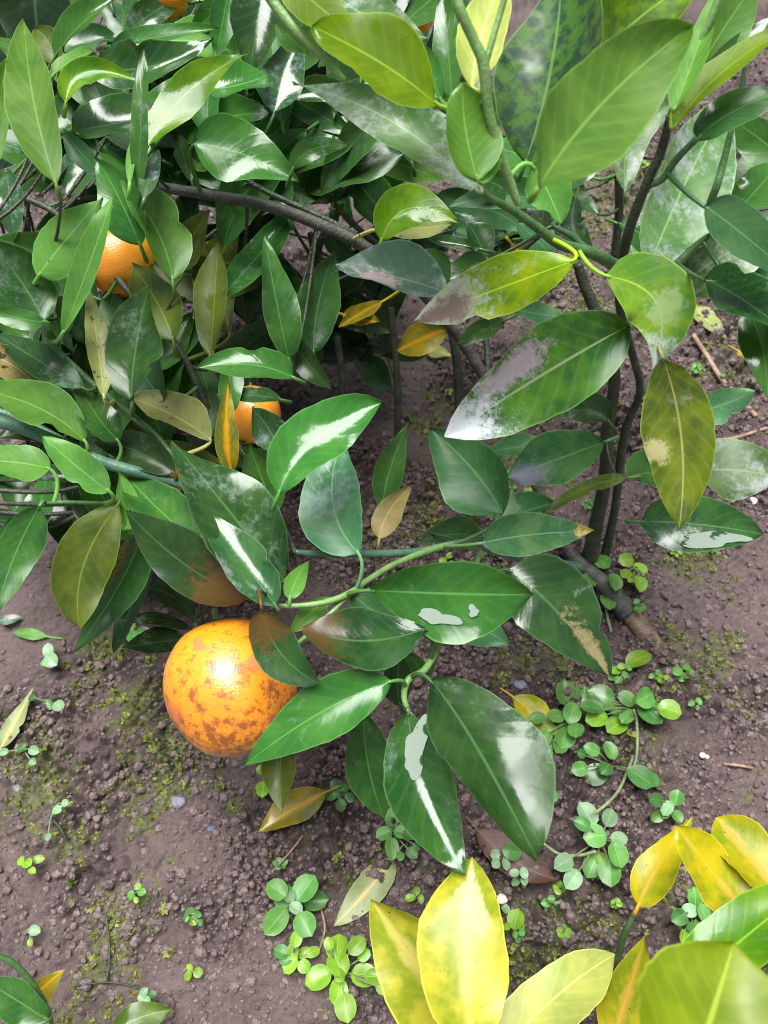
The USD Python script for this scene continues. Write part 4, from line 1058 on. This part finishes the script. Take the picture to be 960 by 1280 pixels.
weed(75, 1012, [(71, 1012, 6, PL), (81, 1004, 5, PL), (60, 1046, 5, PL)], 'pale grey-green weed on mossy soil lower left', PL)
weed(35, 1080, [(34, 1079, 7, BR), (48, 1074, 6, BR), (26, 1076, 5), (40, 1088, 5, BR)], 'bright green weed near the left edge below the moss', BR)
weed(171, 1118, [(164, 1119, 5), (177, 1115, 5), (172, 1108, 4, BR), (170, 1125, 4, BR)], 'two leaved seedling in the moss at lower left')
weed(240, 1145, [(237, 1140, 6, D), (246, 1143, 5), (241, 1152, 5, BR), (250, 1153, 4), (233, 1148, 4)], 'small toothed weed on crumbly soil at lower centre left', D)
weed(44, 1163, [(43, 1163, 7, PL), (38, 1178, 4, BR)], 'single grey-green leaf seedling above the bottom left shoot', PL)
weed(184, 1244, [(180, 1240, 5, PL), (190, 1243, 5, D), (183, 1250, 5, PL), (176, 1247, 4)], 'tiny grey weed by the dark twig at the bottom left', PL)

SHOW = np.random.default_rng(77)
spots = [(640, 610), (585, 640), (570, 600), (560, 490), (700, 555), (820, 590), (850, 570), (640, 590), (660, 615), (735, 630), (690, 240), (805, 205), (790, 225), (760, 470), (845, 690), (890, 688), (855, 625), (800, 590), (830, 480), (870, 460), (900, 470), (510, 520), (370, 430), (520, 1120), (690, 1130), (700, 1110), (600, 1100), (560, 700), (925, 1090), (610, 1130), (855, 840), (830, 850), (870, 880), (820, 845), (920, 640), (650, 1170), (705, 1165), (770, 1130), (840, 560), (350, 1080), (240, 1215)]
for (x, y) in spots:
    n = SHOW.integers(3, 6)
    rr = SHOW.uniform(2.6, 5.0) * (0.6 if y < 700 else 1.0) * 1.1
    a0 = SHOW.uniform(0, 6.28)
    m = [None, 'weed_leaf', BR, BR, D][SHOW.integers(1, 5)]
    where, group = (('on the mossy soil of the lower left', 'seedlings on the lower left soil') if x < 400 and y > 700 else ('on the shaded soil behind the stems at the centre', 'seedlings in the shade at the centre') if x < 740 and y < 760
                    else ('on the soil at the upper right behind the stems', 'seedlings at the upper right') if y < 760 else ('on the open mud right of the weeds', 'seedlings right of the weeds') if y < 900 else ('among the weeds above the yellow leaves', 'seedlings above the yellow leaves'))
    weed(x, y, [(x + 1.5 * rr * math.cos(a0 + k * 6.28 / n), y + 1.2 * rr * math.sin(a0 + k * 6.28 / n), rr * SHOW.uniform(.8, 1.2)) for k in range(n)], 'tiny green seedling sprouting ' + where, m, group, 'seedling', hgt=.005)

# ------------------------------------------------------------------ fallen leaves, stones, straws on the ground
def fallen(spine, w, mat, label, lift=0.004, fold=0.15, cat='fallen leaf', name='fallen_leaf', tilt=(0, 0)):
    global nleaf
    nleaf += 1
    mx, my = spine[2], spine[3]
    g0 = PH(mx, my); c = PH(mx, my, gz(g0[0], g0[1]) + lift)
    d = (c - CAM) @ FW
    n = UPC / UPC[2]
    v, f, uv, base, tan = leaf_mesh([(spine[0], spine[1]), (mx, my), (spine[4], spine[5])], w, d, n=(n[0] + tilt[0], n[1] + tilt[1]), fold=fold, seed=nleaf * 13, curl=0.03)
    pv, pf = tube([base + tan * .002, base - tan * .004, base - tan * .009], [.0007, .0006, .0005], 5)
    p, ff = join([(v, f), (pv, pf)])
    low = p[:, 2] - gz_many(p[:, :2])
    p = p + np.array([0, 0, max(0, -np.percentile(low, 12))])
    tag(obj(name, (p, ff), mat, uv=np.vstack([uv, np.tile([.02, .5], (len(pv), 1))])), label, cat)


fallen((492, 1072, 460, 1112, 417, 1158), 40, 'leaf_fallenpale', 'pale green fallen leaf with a yellow midrib left of the big yellow leaf')
fallen((408, 990, 366, 1012, 322, 1040), 42, 'leaf_orange', 'fallen leaf turned yellow-orange on the soil below the orange')
fallen((596, 1036, 642, 1076, 698, 1100), 46, 'leaf_fallenbrown', 'reddish brown wet fallen leaf under the long pointed leaf')
fallen((640, 870, 668, 905, 655, 948), 48, 'leaf_yellowspot', 'orange-yellow fallen leaf peeping out right of the large dark leaf', lift=.014)
fallen((1, 935, 20, 900, 41, 860), 20, 'leaf_fallenpale', 'narrow pale folded leaf lying on the mud at the left edge', lift=.008)
fallen((60, 796, 38, 793, 17, 790), 14, 'leaf_light', 'small green and white leaf scrap on the smooth mud at the left')
fallen((922, 438, 938, 447, 955, 457), 15, 'leaf_orange', 'small orange dry leaf on the soil at the right edge')
fallen((868, 388, 880, 405, 902, 420), 26, 'leaf_yellowgreen', 'yellow leaf on the soil behind the right stems')
fallen((142, 1290, 175, 1272, 216, 1262), 46, 'leaf_olive', 'dark olive leaf at the bottom edge on the left', lift=.03)
fallen((530, 437, 545, 440, 565, 446), 16, 'leaf_limeyellow', 'small lime leaf scrap behind the stems at the centre')
fallen((-2, 776, 14, 774, 28, 770), 12, 'leaf_pinkpatch', 'pinkish scrap on the mud at the left edge')


def pebble(x, y, r, mat, label, flat=0.6):
    g0 = PH(x, y); R = r * gdepth(x, y) / F
    v, f = lump(int(x), 2, 0.45)
    v = v * R * np.array([1, 1, flat])
    tag(obj('pebble', (v + [g0[0], g0[1], gz(g0[0], g0[1]) + R * 0.25], f), mat), label, 'pebble')


pebble(265, 1037, 7, 'stone_blue', 'small blue pebble in the crumbly soil below the orange')
pebble(222, 1003, 12, 'stone_grey', 'flat lavender grey stone on the mud beside the moss')
pebble(650, 857, 10, 'stone_grey', 'grey chip of stone right of the large dark leaf base')
pebble(876, 946, 5, 'stone_pale', 'white pebble beside the right weeds')
pebble(942, 624, 7, 'stone_pale', 'pale pinkish pebble at the right edge under the leaves')
pebble(627, 1124, 8, 'stone_pale', 'white petal-like chip right of the big yellow leaf tip', .4)
pebble(885, 945, 4, 'stone_pale', 'round pale speck lying by the white pebble')
pebble(22, 985, 8, 'stone_grey', 'grey stone in the moss at the left edge')


def straw(pts, w, label, mat='dry_straw', name='dry_twig'):
    pp = []
    for x, y, hz in pts:
        g0 = PH(x, y); pp.append(PH(x, y, gz(g0[0], g0[1]) + hz))
    cv = catmull(pp, 5)
    tag(obj(name, tube(cv, np.full(len(cv), w / 2 * gdepth(0, pts[0][1]) / F), 6, 0.15), mat), label, 'twig')


straw([(866, 418, .002), (885, 447, .006), (905, 478, .003), (945, 520, .002)], 6, 'long reddish straw slanting over the soil at the right')
straw([(885, 553, .002), (920, 547, .004), (958, 535, .002)], 5, 'pinkish straw lying level at the right edge')
straw([(915, 628, .003), (925, 618, .004), (958, 608, .002)], 4, 'short pale straw near the pale pebble at right')
straw([(790, 562, .003), (840, 552, .004), (880, 550, .003)], 4, 'thin straw behind the hanging mottled leaf')
straw([(95, 1232, .002), (140, 1228, .004), (185, 1238, .002)], 2.5, 'thin dark twig lying on the soil at the bottom left', 'bark_dark')
straw([(132, 1140, .002), (137, 1190, .003), (133, 1228, .002)], 3, 'hair thin upright twig joining the dark twig at the bottom left', 'bark_dark')
straw([(400, 1130, .004), (406, 1160, .006), (400, 1185, .003)], 3, 'dry stalk between the downy rosette and the pale fallen leaf')
straw([(340, 1090, .002), (365, 1062, .004), (378, 1045, .002)], 2.5, 'thin straw above the downy rosette')
straw([(62, 1020, .003), (75, 1035, .006), (83, 1050, .003)], 4, 'short dark stalk in the mossy soil at left', 'bark_dark')
straw([(905, 955, .002), (925, 957, .003), (940, 960, .002)], 4, 'reddish straw on the mud at the right edge')
